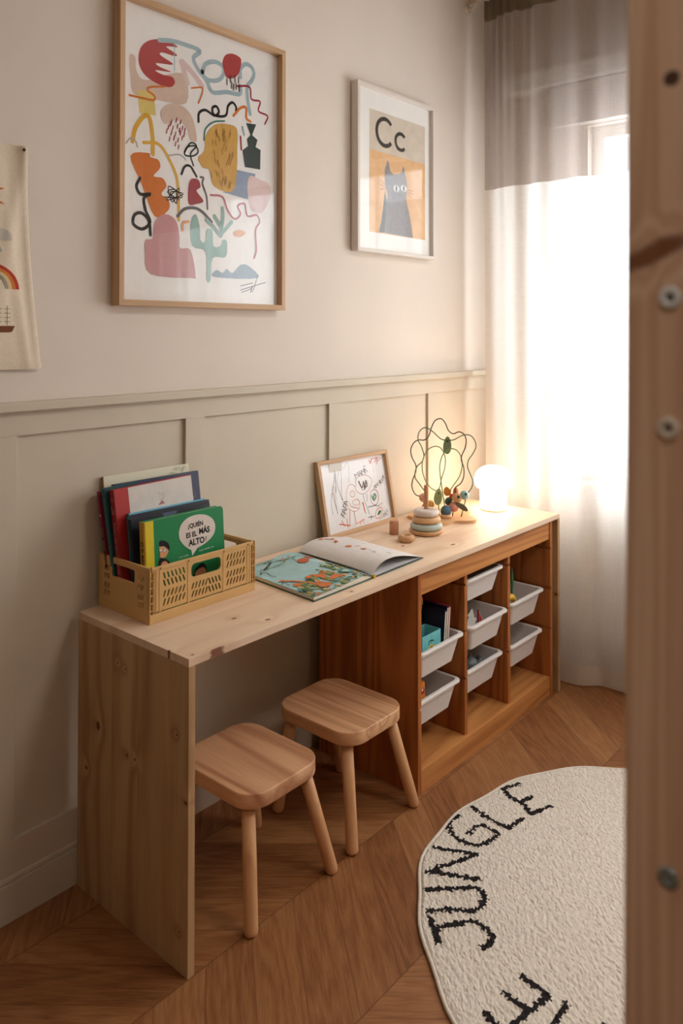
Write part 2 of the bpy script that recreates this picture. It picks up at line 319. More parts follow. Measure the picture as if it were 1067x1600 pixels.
# ------------------------------------------------------------------ measured data
LAMP = 12.0
KA = (.0435, 1.417); KB = (.0332, 1.522)
CAPS = [(-1.6315, 1.3892), (-1.6306, 1.3104), (-1.6315, 1.0417)]
POSTER_ART=[
('P','beige',0,[(0.1465,2.108),(0.1653,2.1077),(0.1687,2.0734),(0.2007,2.0542),(0.3219,2.1038),(0.3365,2.0215),(0.2403,2.0084),(0.1627,2.0071),(0.1499,2.0525)]),
('P','yellow',0,[(0.1721,2.0201),(0.2237,2.0295),(0.2326,1.9636),(0.1788,1.9593)]),
('P','red',0,[(0.1748,2.1021),(0.181,2.1363),(0.2034,2.1617),(0.2394,2.1775),(0.2799,2.1833),(0.3041,2.1731),(0.2799,2.1682),(0.2663,2.1627),(0.3007,2.1523),(0.2938,2.1448),(0.253,2.1439),(0.2463,2.1349),(0.2905,2.1202),(0.2331,2.1092),(0.2465,2.1015),(0.2837,2.097),(0.23,2.089),(0.2533,2.0827),(0.2872,2.0838),(0.2956,2.0689),(0.2805,2.054),(0.2468,2.0515),(0.2072,2.0612),(0.1845,2.0774)]),
('L','palepink',0.016,[(0.3182,2.1343),(0.3397,2.0796)]),
('L','palepink',0.018,[(0.3218,2.1352),(0.3611,2.1108),(0.3926,2.0836)]),
('L','skyblue',0.013,[(0.2427,2.1756),(0.2867,2.1853),(0.3356,2.1876),(0.3848,2.1838),(0.3609,2.157),(0.3792,2.127),(0.4088,2.1051),(0.4315,2.0751),(0.4854,2.0877),(0.5372,2.0936),(0.5411,2.1191)]),
('L','skyblue',0.013,[(0.3939,2.1248),(0.4049,2.1511),(0.4387,2.167),(0.4695,2.1619),(0.4735,2.1389),(0.4542,2.1162),(0.4163,2.1069),(0.3962,2.1166),(0.3939,2.126)]),
('L','skyblue',0.013,[(0.541,2.1467),(0.5409,2.1712),(0.5613,2.1918),(0.5862,2.189),(0.5964,2.1697),(0.5864,2.1454),(0.5698,2.1259),(0.5699,2.0888),(0.5809,2.0417)]),
('L','skyblue',0.003,[(0.2936,2.1844),(0.294,2.1025)]),
('P','red',0,[(0.4694,2.1739),(0.481,2.198),(0.5086,2.2097),(0.5408,2.2049),(0.5425,2.1808),(0.5329,2.1538),(0.5089,2.1345),(0.4852,2.1328),(0.4734,2.1539)]),
('L','orange',0.006,[(0.1471,2.0008),(0.1882,2.0021),(0.2238,2.0047),(0.2271,2.0165),(0.2041,2.0276),(0.2138,2.0381),(0.2602,2.0509)]),
('L','orange',0.005,[(0.3541,2.0686),(0.3904,2.079),(0.3942,2.0694),(0.3884,2.0505),(0.3796,2.0311)]),
('L','darkred',0.006,[(0.529,2.1162),(0.5781,2.1248),(0.5866,2.0895),(0.6229,2.0895),(0.6162,2.0586),(0.655,2.051),(0.6438,2.0234)]),
('L','black',0.008,[(0.3799,1.9771),(0.382,2.0025),(0.4055,2.0163),(0.4394,2.007),(0.4562,2.0212),(0.4469,2.0359),(0.4317,2.0279),(0.4394,2.0088),(0.4818,2.0159),(0.4918,2.047),(0.5092,2.0617),(0.5236,2.0509),(0.5237,2.0357)]),
('L','orange',0.008,[(0.5133,2.0225),(0.5414,2.0517),(0.5643,2.0579),(0.566,2.0262),(0.5826,2.0185)]),
('P','beige',0,[(0.2472,1.9766),(0.274,2.0048),(0.3224,2.0098),(0.3581,1.983),(0.3743,1.9226),(0.3512,1.9183),(0.3368,1.9499),(0.3017,1.9656),(0.2608,1.946)]),
('L','yellow2',0.013,[(0.1572,1.8795),(0.1664,1.9162),(0.1917,1.9528),(0.2111,1.9525),(0.2211,1.905),(0.2227,1.8559)]),
('L','yellow2',0.009,[(0.1921,1.8821),(0.241,1.8867),(0.2748,1.8537),(0.3039,1.8021),(0.3098,1.7407),(0.3114,1.6844)]),
('L','grey',0.004,[(0.1374,1.8704),(0.151,1.8863),(0.1666,1.8812),(0.173,1.8662)]),
('L','grey',0.004,[(0.2748,1.8604),(0.3091,1.8696),(0.3302,1.863),(0.3337,1.8579)]),
('P','orange',0,[(0.1512,1.8392),(0.2084,1.8561),(0.2149,1.8463),(0.2413,1.8425),(0.2467,1.8212),(0.225,1.7958),(0.2549,1.7947),(0.2684,1.7744),(0.2518,1.7499),(0.2754,1.7363),(0.2756,1.7084),(0.2302,1.6854),(0.1896,1.7633)]),
('L','black',0.009,[(0.1818,1.7838),(0.1705,1.7606),(0.1833,1.7407),(0.2155,1.745),(0.1949,1.7314),(0.1996,1.6994),(0.2146,1.6684),(0.1902,1.6468),(0.1617,1.6574),(0.1647,1.6818),(0.1868,1.6898),(0.2107,1.6707),(0.2161,1.633)]),
('L','black',0.003,[(0.2619,1.7429),(0.3237,1.751),(0.2752,1.7754),(0.2891,1.7324),(0.3131,1.7751),(0.2686,1.7354),(0.3272,1.76),(0.2821,1.7596),(0.3029,1.7297),(0.2992,1.7675),(0.2719,1.7582),(0.3132,1.7411)]),
('L','darkgreen',0.005,[(0.3301,1.8801),(0.3406,1.8963),(0.3693,1.9043),(0.3789,1.8886),(0.3586,1.8736),(0.3301,1.8744),(0.3513,1.9097),(0.373,1.905),(0.3514,1.8781),(0.3624,1.8465)]),
('L','black',0.007,[(0.3199,1.8158),(0.3317,1.8393),(0.3516,1.8425),(0.3734,1.8171)]),
('P','darkred',0,[(0.3461,1.7912),(0.3589,1.8086),(0.3807,1.8077),(0.3881,1.7885),(0.3736,1.7749),(0.3993,1.7493),(0.3737,1.7373),(0.345,1.7349)]),
('L','grey2',0.006,[(0.388,1.8175),(0.399,1.8163),(0.3954,1.7983),(0.4104,1.7653),(0.4143,1.7277)]),
('L','grey2',0.009,[(0.3065,1.6951),(0.3309,1.7178),(0.3666,1.7249),(0.3958,1.7168),(0.4294,1.6913)]),
('P','blueg',0,[(0.53,1.8602),(0.6041,1.8594),(0.5793,1.7752),(0.471,1.7852),(0.5142,1.7971)]),
('P','gold',0,[(0.3878,1.8553),(0.3789,1.8712),(0.4023,1.8986),(0.4059,1.9402),(0.4395,1.9792),(0.4858,1.9915),(0.5271,1.9846),(0.5289,1.9209),(0.5276,1.8598),(0.5142,1.7971),(0.471,1.7882),(0.4327,1.8036),(0.4212,1.8431),(0.3989,1.8454)]),
('L','teal',0.005,[(0.4007,1.9275),(0.4058,1.9607),(0.4357,1.9873),(0.4779,1.9989)]),
('P','darkgreen',0,[(0.5644,2.0104),(0.6062,2.0145),(0.5895,1.9782),(0.6122,1.9669),(0.6039,1.9435),(0.6251,1.9379),(0.6236,1.8762),(0.56,1.8741),(0.55,1.9246),(0.573,1.9411),(0.5679,1.9617),(0.5828,1.9769)]),
('L','darkred',0.006,[(0.5417,1.9642),(0.5451,1.925)]),
('L','skyblue',0.007,[(0.5497,1.9952),(0.5564,1.9719)]),
('P','palepink',0,[(0.5791,1.8494),(0.6254,1.8438),(0.66,1.8362),(0.6689,1.7994),(0.6343,1.7446),(0.5878,1.7453),(0.571,1.7988)]),
('L','rose',0.006,[(0.4253,1.7702),(0.4711,1.7703),(0.4907,1.7339),(0.5185,1.7099),(0.5426,1.7278),(0.5304,1.7507),(0.5588,1.7603),(0.5712,1.7249),(0.6088,1.7323),(0.6216,1.7118),(0.6047,1.6851),(0.6075,1.6232),(0.5991,1.5977)]),
('P','pink',0,[(0.2,1.6179),(0.2227,1.6254),(0.2303,1.6701),(0.2621,1.6957),(0.2997,1.6831),(0.3138,1.6394),(0.316,1.6056),(0.3528,1.6029),(0.3711,1.5295),(0.3532,1.5228),(0.2167,1.5266),(0.1983,1.5852)]),
('P','paleteal',0,[(0.3524,1.6774),(0.3703,1.7081),(0.385,1.675),(0.3888,1.6348),(0.4073,1.6306),(0.4108,1.6659),(0.4318,1.668),(0.4373,1.6214),(0.464,1.6237),(0.4716,1.6422),(0.4888,1.6377),(0.4835,1.5924),(0.4337,1.5858),(0.4264,1.5208),(0.4115,1.5201),(0.4074,1.6014),(0.3599,1.615)]),
('L','paleteal',0.012,[(0.4107,1.6952),(0.4408,1.6748),(0.4639,1.6534),(0.4653,1.6773),(0.4407,1.7102)]),
('L','paleteal',0.012,[(0.4653,1.6713),(0.4729,1.7079),(0.4712,1.7375)]),
('L','paleteal',0.012,[(0.4654,1.6595),(0.4871,1.6795),(0.5066,1.6996)]),
('L','peach',0.008,[(0.3242,1.6574),(0.3255,1.6774),(0.3452,1.6835)]),
('P','peach',0,[(0.5147,1.6702),(0.5428,1.679),(0.5632,1.6718),(0.5429,1.6577),(0.5187,1.6585)]),
('P','bluegrey',0,[(0.4415,1.5304),(0.449,1.5515),(0.4721,1.544),(0.4876,1.5568),(0.5112,1.5462),(0.5432,1.5724),(0.5759,1.5715),(0.6137,1.5365)]),
('L','grey2',0.002,[(0.5434,1.5085),(0.5927,1.52)]),
('L','grey2',0.002,[(0.5435,1.4963),(0.6479,1.5245)]),
('L','grey2',0.002,[(0.5475,1.4892),(0.5844,1.5011),(0.5927,1.5107),(0.5845,1.4918),(0.597,1.5016),(0.6137,1.5428)]),
('L','darkred',0.003,[(0.2858,1.9624),(0.2831,1.9506)]),
('L','darkred',0.003,[(0.303,1.9716),(0.3003,1.9597)]),
('L','darkred',0.003,[(0.317,1.9688),(0.3142,1.9568)]),
('L','darkred',0.003,[(0.2757,1.9462),(0.273,1.9345)]),
('L','darkred',0.003,[(0.2907,1.9464),(0.288,1.9347)]),
('L','darkred',0.003,[(0.3066,1.9542),(0.3039,1.9423)]),
('L','darkred',0.003,[(0.3241,1.9531),(0.3213,1.9412)]),
('L','darkred',0.003,[(0.3326,1.9491),(0.3298,1.9371)]),
('L','darkred',0.003,[(0.2703,1.934),(0.2676,1.9223)]),
('L','darkred',0.003,[(0.286,1.9314),(0.2833,1.9197)]),
('L','darkred',0.003,[(0.2998,1.9324),(0.297,1.9206)]),
('L','darkred',0.003,[(0.3171,1.9375),(0.3144,1.9256)]),
('L','darkred',0.003,[(0.3298,1.9343),(0.327,1.9223)]),
('L','darkred',0.003,[(0.2792,1.9133),(0.2766,1.9016)]),
('L','darkred',0.003,[(0.295,1.9191),(0.2923,1.9073)]),
('L','darkred',0.003,[(0.3089,1.9161),(0.3061,1.9042)]),
('L','darkred',0.003,[(0.3228,1.9244),(0.3201,1.9125)]),
('L','darkred',0.003,[(0.2999,1.9031),(0.2972,1.8913)]),
('L','darkred',0.003,[(0.3104,1.8965),(0.3076,1.8847)]),
('L','darkred',0.003,[(0.2824,1.956),(0.2798,1.9443)]),
('L','darkred',0.003,[(0.3136,1.9453),(0.3109,1.9335)]),
('L','black',0.003,[(0.4868,2.129),(0.4869,2.1097)]),
('L','black',0.003,[(0.5009,2.1404),(0.501,2.121)]),
('L','black',0.003,[(0.505,2.1232),(0.5051,2.1038)]),
('L','black',0.003,[(0.513,2.119),(0.513,2.0996)]),
('L','black',0.003,[(0.5185,2.1447),(0.5185,2.1252)]),
('L','black',0.003,[(0.5233,2.1234),(0.5234,2.1039)]),
('L','black',0.003,[(0.5329,2.1453),(0.533,2.1257)]),
('L','black',0.003,[(0.5355,2.1214),(0.5355,2.1018)]),
('L','gold2',0.002,[(0.4398,1.8825),(0.4444,1.8666)]),
('L','gold2',0.002,[(0.4524,1.8747),(0.457,1.8588)]),
('L','gold2',0.002,[(0.4767,1.969),(0.4721,1.9514)]),
('L','gold2',0.002,[(0.4416,1.9342),(0.4462,1.9184)]),
('L','gold2',0.002,[(0.5133,1.9075),(0.5086,1.8897)]),
('L','gold2',0.002,[(0.4976,1.9037),(0.4929,1.886)]),
('L','gold2',0.002,[(0.478,1.955),(0.4734,1.9374)]),
('L','gold2',0.002,[(0.4781,1.8346),(0.4735,1.8172)]),
('L','gold2',0.002,[(0.4672,1.8542),(0.4719,1.8382)]),
('L','gold2',0.002,[(0.4811,1.9701),(0.4765,1.9525)]),
('L','gold2',0.002,[(0.49,1.8831),(0.4853,1.8655)]),
('L','gold2',0.002,[(0.4454,1.9687),(0.4501,1.9529)]),
('L','gold2',0.002,[(0.5004,1.9048),(0.4958,1.8871)]),
('L','gold2',0.002,[(0.4863,1.8341),(0.4817,1.8166)]),
('L','gold2',0.002,[(0.4859,1.8269),(0.4813,1.8094)]),
('L','gold2',0.002,[(0.4549,1.8423),(0.4596,1.8264)]),
('L','gold2',0.002,[(0.4598,1.8206),(0.4645,1.8046)]),
('L','gold2',0.002,[(0.5015,1.9685),(0.4968,1.9507)]),
('L','gold2',0.002,[(0.4299,1.9349),(0.4345,1.9192)]),
('L','gold2',0.002,[(0.5103,1.9127),(0.5056,1.895)]),
('L','gold2',0.002,[(0.4769,1.9295),(0.4723,1.912)]),
('L','gold2',0.002,[(0.4654,1.9133),(0.4701,1.8974)]),
('L','gold2',0.002,[(0.4505,1.8775),(0.4552,1.8616)]),
('L','gold2',0.002,[(0.4732,1.8278),(0.4686,1.8105)]),
('L','gold2',0.002,[(0.4827,1.8251),(0.4781,1.8077)]),
('L','gold2',0.002,[(0.4999,1.8172),(0.4952,1.7997)]),
('L','gold2',0.002,[(0.4812,1.9535),(0.4766,1.9358)]),
('L','gold2',0.002,[(0.5003,1.8217),(0.4956,1.8042)]),
('L','gold2',0.002,[(0.5044,1.8892),(0.4997,1.8715)]),
('L','gold2',0.002,[(0.4854,1.9462),(0.4807,1.9285)]),
('L','gold2',0.002,[(0.4972,1.8872),(0.4925,1.8696)]),
('L','gold2',0.002,[(0.4439,1.963),(0.4485,1.9472)]),
('L','gold2',0.002,[(0.4997,1.8174),(0.495,1.7998)]),
('L','gold2',0.002,[(0.4258,1.8378),(0.4304,1.822)]),
('L','gold2',0.002,[(0.4559,1.9508),(0.4606,1.935)]),
('L','gold2',0.002,[(0.4452,1.8461),(0.4499,1.8302)]),
('L','gold2',0.002,[(0.5009,1.9774),(0.4962,1.9595)]),
('L','gold2',0.002,[(0.4756,1.9723),(0.471,1.9546)]),
('L','gold2',0.002,[(0.4859,1.9261),(0.4813,1.9085)]),
('L','gold2',0.002,[(0.5023,1.8193),(0.4976,1.8017)]),
('L','gold2',0.002,[(0.4657,1.811),(0.4704,1.7949)]),
('L','gold2',0.002,[(0.4462,1.9612),(0.4509,1.9454)]),
('L','gold2',0.002,[(0.4741,1.9743),(0.4695,1.9566)]),
('L','gold2',0.002,[(0.4358,1.9043),(0.4404,1.8886)]),
('L','gold2',0.002,[(0.4752,1.9535),(0.4707,1.9359)]),
]
CAT=[(1.2721,2.0112),(1.2839,1.977),(1.3038,1.9655),(1.3256,1.9679),(1.3525,1.9779),(1.3673,2.0049),(1.3773,1.9817),(1.3897,1.9291),(1.3854,1.879),(1.4105,1.8126),(1.4291,1.7347),(1.2138,1.7378),(1.2485,1.828),(1.2681,1.8736),(1.2524,1.9194),(1.2501,1.9717),(1.2603,1.9949)]
CAT_WH=[[(1.2215, 1.9316), (1.2563, 1.9175)], [(1.2215, 1.9149), (1.2579, 1.9106)], [(1.2215, 1.8959), (1.2579, 1.9048)], [(1.3939, 1.9173), (1.4319, 1.9175)], [(1.3938, 1.9099), (1.4319, 1.905)], [(1.3938, 1.9024), (1.4208, 1.8911)], [(1.2681, 1.9408), (1.276, 1.9227)]]
RUG_STROKES=[[(1.0368,-0.6253),(1.0911,-0.6519)],[(1.0396,-0.6265),(1.0165,-0.6658),(1.0108,-0.7033),(0.9823,-0.7476)],[(1.0105,-0.6949),(1.056,-0.7114)],[(0.9813,-0.7464),(1.0534,-0.774)],[(0.9028,-0.6039),(0.8862,-0.6702),(0.8801,-0.7321)],[(0.8787,-0.7304),(0.9428,-0.7393)],[(0.8403,-0.5986),(0.805,-0.5948),(0.7726,-0.6114),(0.7506,-0.6554),(0.7577,-0.7006),(0.7924,-0.7206),(0.8409,-0.7254)],[(0.8409,-0.7254),(0.8478,-0.6716),(0.8286,-0.6619),(0.7936,-0.6621)],[(0.6792,-0.6263),(0.729,-0.726)],[(0.729,-0.726),(0.5911,-0.6657)],[(0.5911,-0.6657),(0.6512,-0.7765)],[(0.5378,-0.6984),(0.5863,-0.7517),(0.6186,-0.7847),(0.6152,-0.8129),(0.5859,-0.8266),(0.5526,-0.8211),(0.5198,-0.7793),(0.4847,-0.7427)],[(0.4707,-0.7523),(0.421,-0.8116)],[(0.446,-0.7803),(0.4802,-0.805),(0.5215,-0.8364),(0.5238,-0.8703),(0.5128,-0.8939),(0.4918,-0.8992),(0.4721,-0.8939)],[(0.458,-0.999),(0.4541,-1.0256),(0.449,-1.0581),(0.4099,-1.0541),(0.3697,-1.0455),(0.3379,-1.0392)],[(0.398,-0.9912),(0.3924,-1.0096),(0.3929,-1.0393)],[(0.4517,-1.0976),(0.4241,-1.0991),(0.3911,-1.1007)],[(0.3291,-0.9846),(0.3172,-1.0125),(0.3067,-1.0274)],[(0.4563,-1.1733),(0.4516,-1.1859)]]
WIRE_dark=[(1.3927,-0.0875,0.7478),(1.3757,-0.0707,0.7544),(1.3648,-0.0609,0.7836),(1.3656,-0.0647,0.8129),(1.3713,-0.074,0.8421),(1.3698,-0.0751,0.8677),(1.3588,-0.0653,0.8969),(1.3545,-0.0631,0.926),(1.3605,-0.073,0.9516),(1.3708,-0.0877,0.9626),(1.3835,-0.1052,0.9629),(1.3926,-0.1186,0.9776),(1.397,-0.1265,1.0066),(1.4049,-0.1385,1.0356),(1.4175,-0.1559,1.0438),(1.4265,-0.1692,1.0289),(1.4332,-0.1797,1.0004),(1.4433,-0.1943,0.9881),(1.4559,-0.2116,0.9955),(1.466,-0.2262,0.9868),(1.4703,-0.2339,0.9655),(1.4663,-0.2322,0.9372),(1.4565,-0.2236,0.9088),(1.4537,-0.2232,0.8913),(1.4579,-0.231,0.8631),(1.4563,-0.2319,0.8313),(1.4477,-0.2248,0.8067),(1.4332,-0.2109,0.7928)]
WIRE_green=[(1.3939,-0.1042,0.7633),(1.377,-0.0875,0.7961),(1.3649,-0.0763,0.8198),(1.3634,-0.0774,0.8436),(1.3666,-0.084,0.8637),(1.3781,-0.1001,0.8838),(1.3801,-0.1053,0.9057),(1.3727,-0.0995,0.9383),(1.363,-0.0911,0.9638),(1.3627,-0.0935,0.9892),(1.3706,-0.1055,1.0074),(1.3808,-0.1202,1.0094),(1.3934,-0.1376,0.9953),(1.4082,-0.1576,0.9722),(1.4184,-0.1722,0.9653),(1.438,-0.1977,0.9656),(1.4528,-0.2177,0.9784),(1.4653,-0.235,0.9858),(1.4778,-0.2522,0.9807),(1.4855,-0.264,0.9595),(1.485,-0.2663,0.9384),(1.4752,-0.2578,0.9137),(1.4642,-0.2479,0.8926),(1.4603,-0.2461,0.868),(1.4656,-0.2552,0.8399),(1.4698,-0.2628,0.8154),(1.4647,-0.2597,0.7909),(1.4526,-0.2486,0.77)]
WIRE_lightA=[(1.4068,-0.1497,0.7727),(1.3909,-0.1303,0.7851),(1.3774,-0.1136,0.8136),(1.371,-0.105,0.8493),(1.3716,-0.1046,0.8815),(1.3793,-0.1124,0.9137),(1.3917,-0.1256,0.9334),(1.4064,-0.1416,0.9405),(1.4188,-0.1548,0.9332),(1.4276,-0.164,0.9133),(1.4317,-0.1676,0.888),(1.4299,-0.1645,0.8556),(1.4234,-0.1558,0.8195),(1.4193,-0.1499,0.787),(1.4151,-0.1441,0.7653)]
WIRE_lightB=[(1.3979,-0.1853,0.731),(1.3961,-0.1781,0.7728),(1.3943,-0.1709,0.8254),(1.3948,-0.1664,0.8675),(1.4023,-0.17,0.9026),(1.4145,-0.179,0.9235),(1.4314,-0.1934,0.9337),(1.4483,-0.2079,0.9261),(1.4605,-0.2169,0.9041),(1.4668,-0.2192,0.8713),(1.4637,-0.2105,0.8313),(1.4548,-0.195,0.8019),(1.447,-0.1809,0.7797)]
DRAWING=[('black',0.0018,[(0.9528,0.1393),(0.9793,0.2056),(0.9733,0.1423)]),('black',0.0012,[(0.951,0.1427),(0.9733,0.0754)]),('grey2',0.0015,[(0.9475,0.0738),(0.9452,0.1194),(0.9601,0.1413),(0.9728,0.0724)]),('grey2',0.0015,[(0.9835,0.202),(0.9766,0.2183),(0.977,0.1448)]),('grey2',0.0015,[(0.9996,0.1229),(0.9839,0.1743),(1.0095,0.217),(1.001,0.1165)]),('grey2',0.001,[(1.0236,0.2151),(1.0465,0.2372),(1.0536,0.2206),(1.0472,0.1652)]),('rose',0.002,[(1.0843,0.1504),(1.0848,0.1692),(1.107,0.1819),(1.1423,0.1803),(1.1706,0.1635),(1.1668,0.1415),(1.1429,0.1226),(1.1115,0.1179),(1.0837,0.1316),(1.077,0.1514)]),('orange',0.002,[(1.0257,0.1064),(1.0272,0.1309),(1.0434,0.1564),(1.0632,0.1582),(1.0765,0.1484)]),('orange',0.002,[(1.0252,0.1034),(1.0313,0.0808),(1.0581,0.0654),(1.0834,0.0689),(1.0937,0.086),(1.0845,0.1063)]),('orange',0.002,[(1.06,0.1383),(1.0466,0.131),(1.0518,0.1177),(1.0689,0.1166),(1.0711,0.1304),(1.0574,0.1371)]),('orange',0.002,[(1.0768,0.1044),(1.0565,0.1014),(1.0618,0.0881),(1.0859,0.0842),(1.0928,0.0956),(1.077,0.106)]),('orange',0.003,[(1.0389,0.0981),(1.0465,0.0845),(1.0839,0.072)]),('orange',0.003,[(1.0379,0.0766),(1.0297,0.0257)]),('orange',0.003,[(1.0583,0.067),(1.0639,0.0256)]),('orangered',0.004,[(0.9766,0.036),(1.0315,0.0217)]),('orangered',0.003,[(0.9898,0.0452),(1.0031,0.0245)]),('orangered',0.003,[(1.0162,0.0465),(1.0185,0.0155)]),('orangered',0.003,[(1.0608,0.0216),(1.1096,0.0299)]),('orangered',0.003,[(1.0846,0.0157),(1.0914,0.0269)]),('orangered',0.003,[(1.1051,0.0182),(1.0998,0.0317)]),('brown',0.006,[(1.099,0.164),(1.1151,0.1395),(1.1262,0.1601),(1.129,0.1311),(1.1392,0.1615),(1.1436,0.1417),(1.1256,0.1411),(1.1401,0.1518)]),('brown',0.002,[(1.1017,0.1652),(1.1185,0.1295),(1.1414,0.1596)]),('orangered',0.006,[(1.1114,0.0863),(1.1166,0.057)]),('orangered',0.004,[(1.1079,0.09),(1.1203,0.0485)]),('rose',0.0025,[(1.1554,0.1047),(1.1631,0.1195),(1.1846,0.1227),(1.2004,0.1074),(1.1986,0.0818),(1.1805,0.0686),(1.1613,0.0782),(1.1549,0.1016)]),('green',0.007,[(1.163,0.1035),(1.173,0.0859),(1.1867,0.0982),(1.1793,0.1074),(1.1715,0.0925)]),('black',0.002,[(1.1165,0.1171),(1.1218,0.0878),(1.133,0.0637),(1.1396,0.042)]),('black',0.002,[(1.1364,0.114),(1.1347,0.0888)]),('black',0.003,[(1.1388,0.0675),(1.1854,0.0662)]),('black',0.003,[(1.1328,0.0321),(1.1634,0.0299)]),('black',0.003,[(1.1488,0.0356),(1.1467,0.0233)]),('orangered',0.0025,[(1.171,0.0286),(1.1824,0.049),(1.2097,0.0541),(1.2159,0.0434),(1.2017,0.0232),(1.1775,0.021),(1.1697,0.0304)]),('green',0.007,[(1.1874,0.0321),(1.1969,0.0417),(1.205,0.042),(1.1928,0.0328)]),('green',0.002,[(1.1845,0.0615),(1.2203,0.0686)]),('green',0.002,[(1.1953,0.0629),(1.1997,0.0574)]),('green',0.002,[(1.1923,0.0152),(1.2198,0.02)]),('orangered',0.004,[(1.1691,0.2316),(1.1746,0.2179),(1.1853,0.2345)]),('orangered',0.003,[(1.1957,0.2185),(1.217,0.2339),(1.2105,0.2118)]),('orangered',0.003,[(1.2177,0.2224),(1.2378,0.2298)]),('orangered',0.003,[(1.1876,0.2326),(1.2304,0.234)]),('black',0.0025,[(1.0053,0.0531),(0.9873,0.0684)]),('black',0.0025,[(0.9884,0.0667),(0.9993,0.0755),(1.0053,0.0683),(0.9969,0.0606)]),('black',0.0025,[(1.0141,0.0637),(0.9953,0.0807),(1.0209,0.0764)]),('black',0.0025,[(1.0053,0.0683),(1.0093,0.0784)]),('black',0.0025,[(1.0214,0.0794),(1.0007,0.0936)]),('black',0.0025,[(1.0018,0.0919),(1.0102,0.0997),(1.0191,0.0952),(1.0118,0.0856)]),('black',0.0025,[(1.0257,0.091),(1.0088,0.1061),(1.0311,0.104)]),('black',0.0025,[(1.0191,0.0952),(1.0216,0.1049)]),('black',0.0025,[(1.0051,0.1128),(1.0017,0.121)]),('brown',0.0025,[(1.0861,0.1769),(1.0796,0.192),(1.0915,0.1856),(1.0967,0.196),(1.1028,0.1809)]),('brown',0.0025,[(1.1059,0.1814),(1.1071,0.1978),(1.1201,0.1849)]),('brown',0.0025,[(1.107,0.1883),(1.1174,0.19)]),('brown',0.0025,[(1.1236,0.1844),(1.1177,0.2011),(1.1291,0.1932),(1.1335,0.2039),(1.1394,0.1871)]),('brown',0.0025,[(1.1409,0.1869),(1.1385,0.2032),(1.1543,0.1899)]),('brown',0.003,[(1.1345,0.2101),(1.1428,0.2139)]),('black',0.0025,[(1.1823,0.1247),(1.1816,0.1361),(1.1934,0.1279)]),('black',0.0025,[(1.1962,0.1291),(1.1901,0.1397),(1.2002,0.1366),(1.2015,0.1445),(1.2084,0.1321)]),('black',0.0025,[(1.2215,0.1367),(1.2127,0.1478),(1.2222,0.1497)]),('black',0.0025,[(1.2145,0.1426),(1.2212,0.144)]),('black',0.0025,[(1.2159,0.1506),(1.225,0.1411),(1.2318,0.1434)]),('black',0.0025,[(1.2264,0.1556),(1.2322,0.1457)]),('black',0.003,[(1.2358,0.1478),(1.2373,0.1656),(1.2459,0.1529)]),('black',0.0025,[(1.2215,0.0294),(1.228,0.0299),(1.2285,0.0234),(1.2199,0.0206),(1.2173,0.0269),(1.2226,0.0299)]),('black',0.0025,[(1.2291,0.0362),(1.2366,0.0236),(1.2423,0.0252)]),('black',0.0025,[(1.2389,0.0427),(1.2459,0.0301)])]
# ------------------------------------------------------------------ materials
M_wall = flat('warm white wall paint', (233, 220, 207), 0.85, 0.15, 0.015, 4)
M_far = flat('clay wall paint', (150, 134, 116), .9, .1, .02, 4)
M_dado = flat('greige satin panel paint', (210, 198, 178), 0.55, 0.3, 0.02, 5)
M_ceil = flat('ceiling paint', (232, 226, 216), 0.9, 0.1, 0.01, 4)
DK = [(.223, -.351, .008, .0055), (.271, -.419, .008, .0055), (.078, -.462, .022, .006), (-.0, -.391, .004, .004), (.020, -.447, .004, .003), (1.014, -.277, .010, .006), (1.134, -.391, .011, .006), (1.693, -.324, .008, .005), (.833, -.278, .007, .004), (.56, -.44, .005, .004)]
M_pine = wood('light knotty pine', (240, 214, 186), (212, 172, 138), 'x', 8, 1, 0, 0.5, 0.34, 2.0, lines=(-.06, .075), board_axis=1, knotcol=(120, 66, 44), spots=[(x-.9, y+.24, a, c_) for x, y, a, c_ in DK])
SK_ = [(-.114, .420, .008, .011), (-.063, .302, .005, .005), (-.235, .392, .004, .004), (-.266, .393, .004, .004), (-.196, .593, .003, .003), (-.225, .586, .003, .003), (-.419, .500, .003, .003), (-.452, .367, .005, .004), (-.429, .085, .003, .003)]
M_pineV_shade = wood('knotty pine upright darkened for shade', (204, 168, 124), (150, 108, 70), 'z', 8, 1, 0, 0.5, 0.45, 2.4, lines=(-.037, .068, .199), board_axis=1, knotcol=(84, 46, 26), spots=[(y+.24, z, a, c_) for y, z, a, c_ in SK_], plane=(1, 2))  # same pine as the desktop, shade of the side put into a darker tone
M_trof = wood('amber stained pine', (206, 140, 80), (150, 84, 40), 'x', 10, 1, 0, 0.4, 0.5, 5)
M_trofV_shade = wood('amber pine upright darkened for shade', (188, 116, 60), (126, 62, 28), 'z', 9, 1, 0, 0.4, 0.5, 5)  # stain darkened on the uprights, under-desk shade put into the colour
M_trofY = wood('amber stained pine depthways', (206, 142, 82), (158, 92, 46), 'x', 8, 1, 0, 0.4, 0.45, 5)
M_stool = wood('pale pink pine', (230, 180, 136), (172, 112, 74), 'y', 9, 1, 0, 0.38, 0.45, 7)
M_leg = wood('pale pine dowel', (222, 170, 122), (190, 132, 88), 'z', 5, 1, 0, 0.4, 0.4, 6)
M_oak = wood('light oak frame', (214, 178, 140), (176, 134, 96), 'z', 6, 1.2, 0, 0.5, 0.35, 6)
M_oakx = wood('light oak frame across', (214, 178, 140), (176, 134, 96), 'x', 6, 1.2, 0, 0.5, 0.35, 6)
M_beech = wood('beech toy wood', (222, 178, 132), (190, 140, 94), 'x', 5, 1, 0, 0.4, 0.3, 5)
M_post = wood('knotty bed post pine', (206, 160, 116), (158, 106, 66), 'z', 3.2, 0.5, 0, 0.5, 0.65, 4, offs=3)
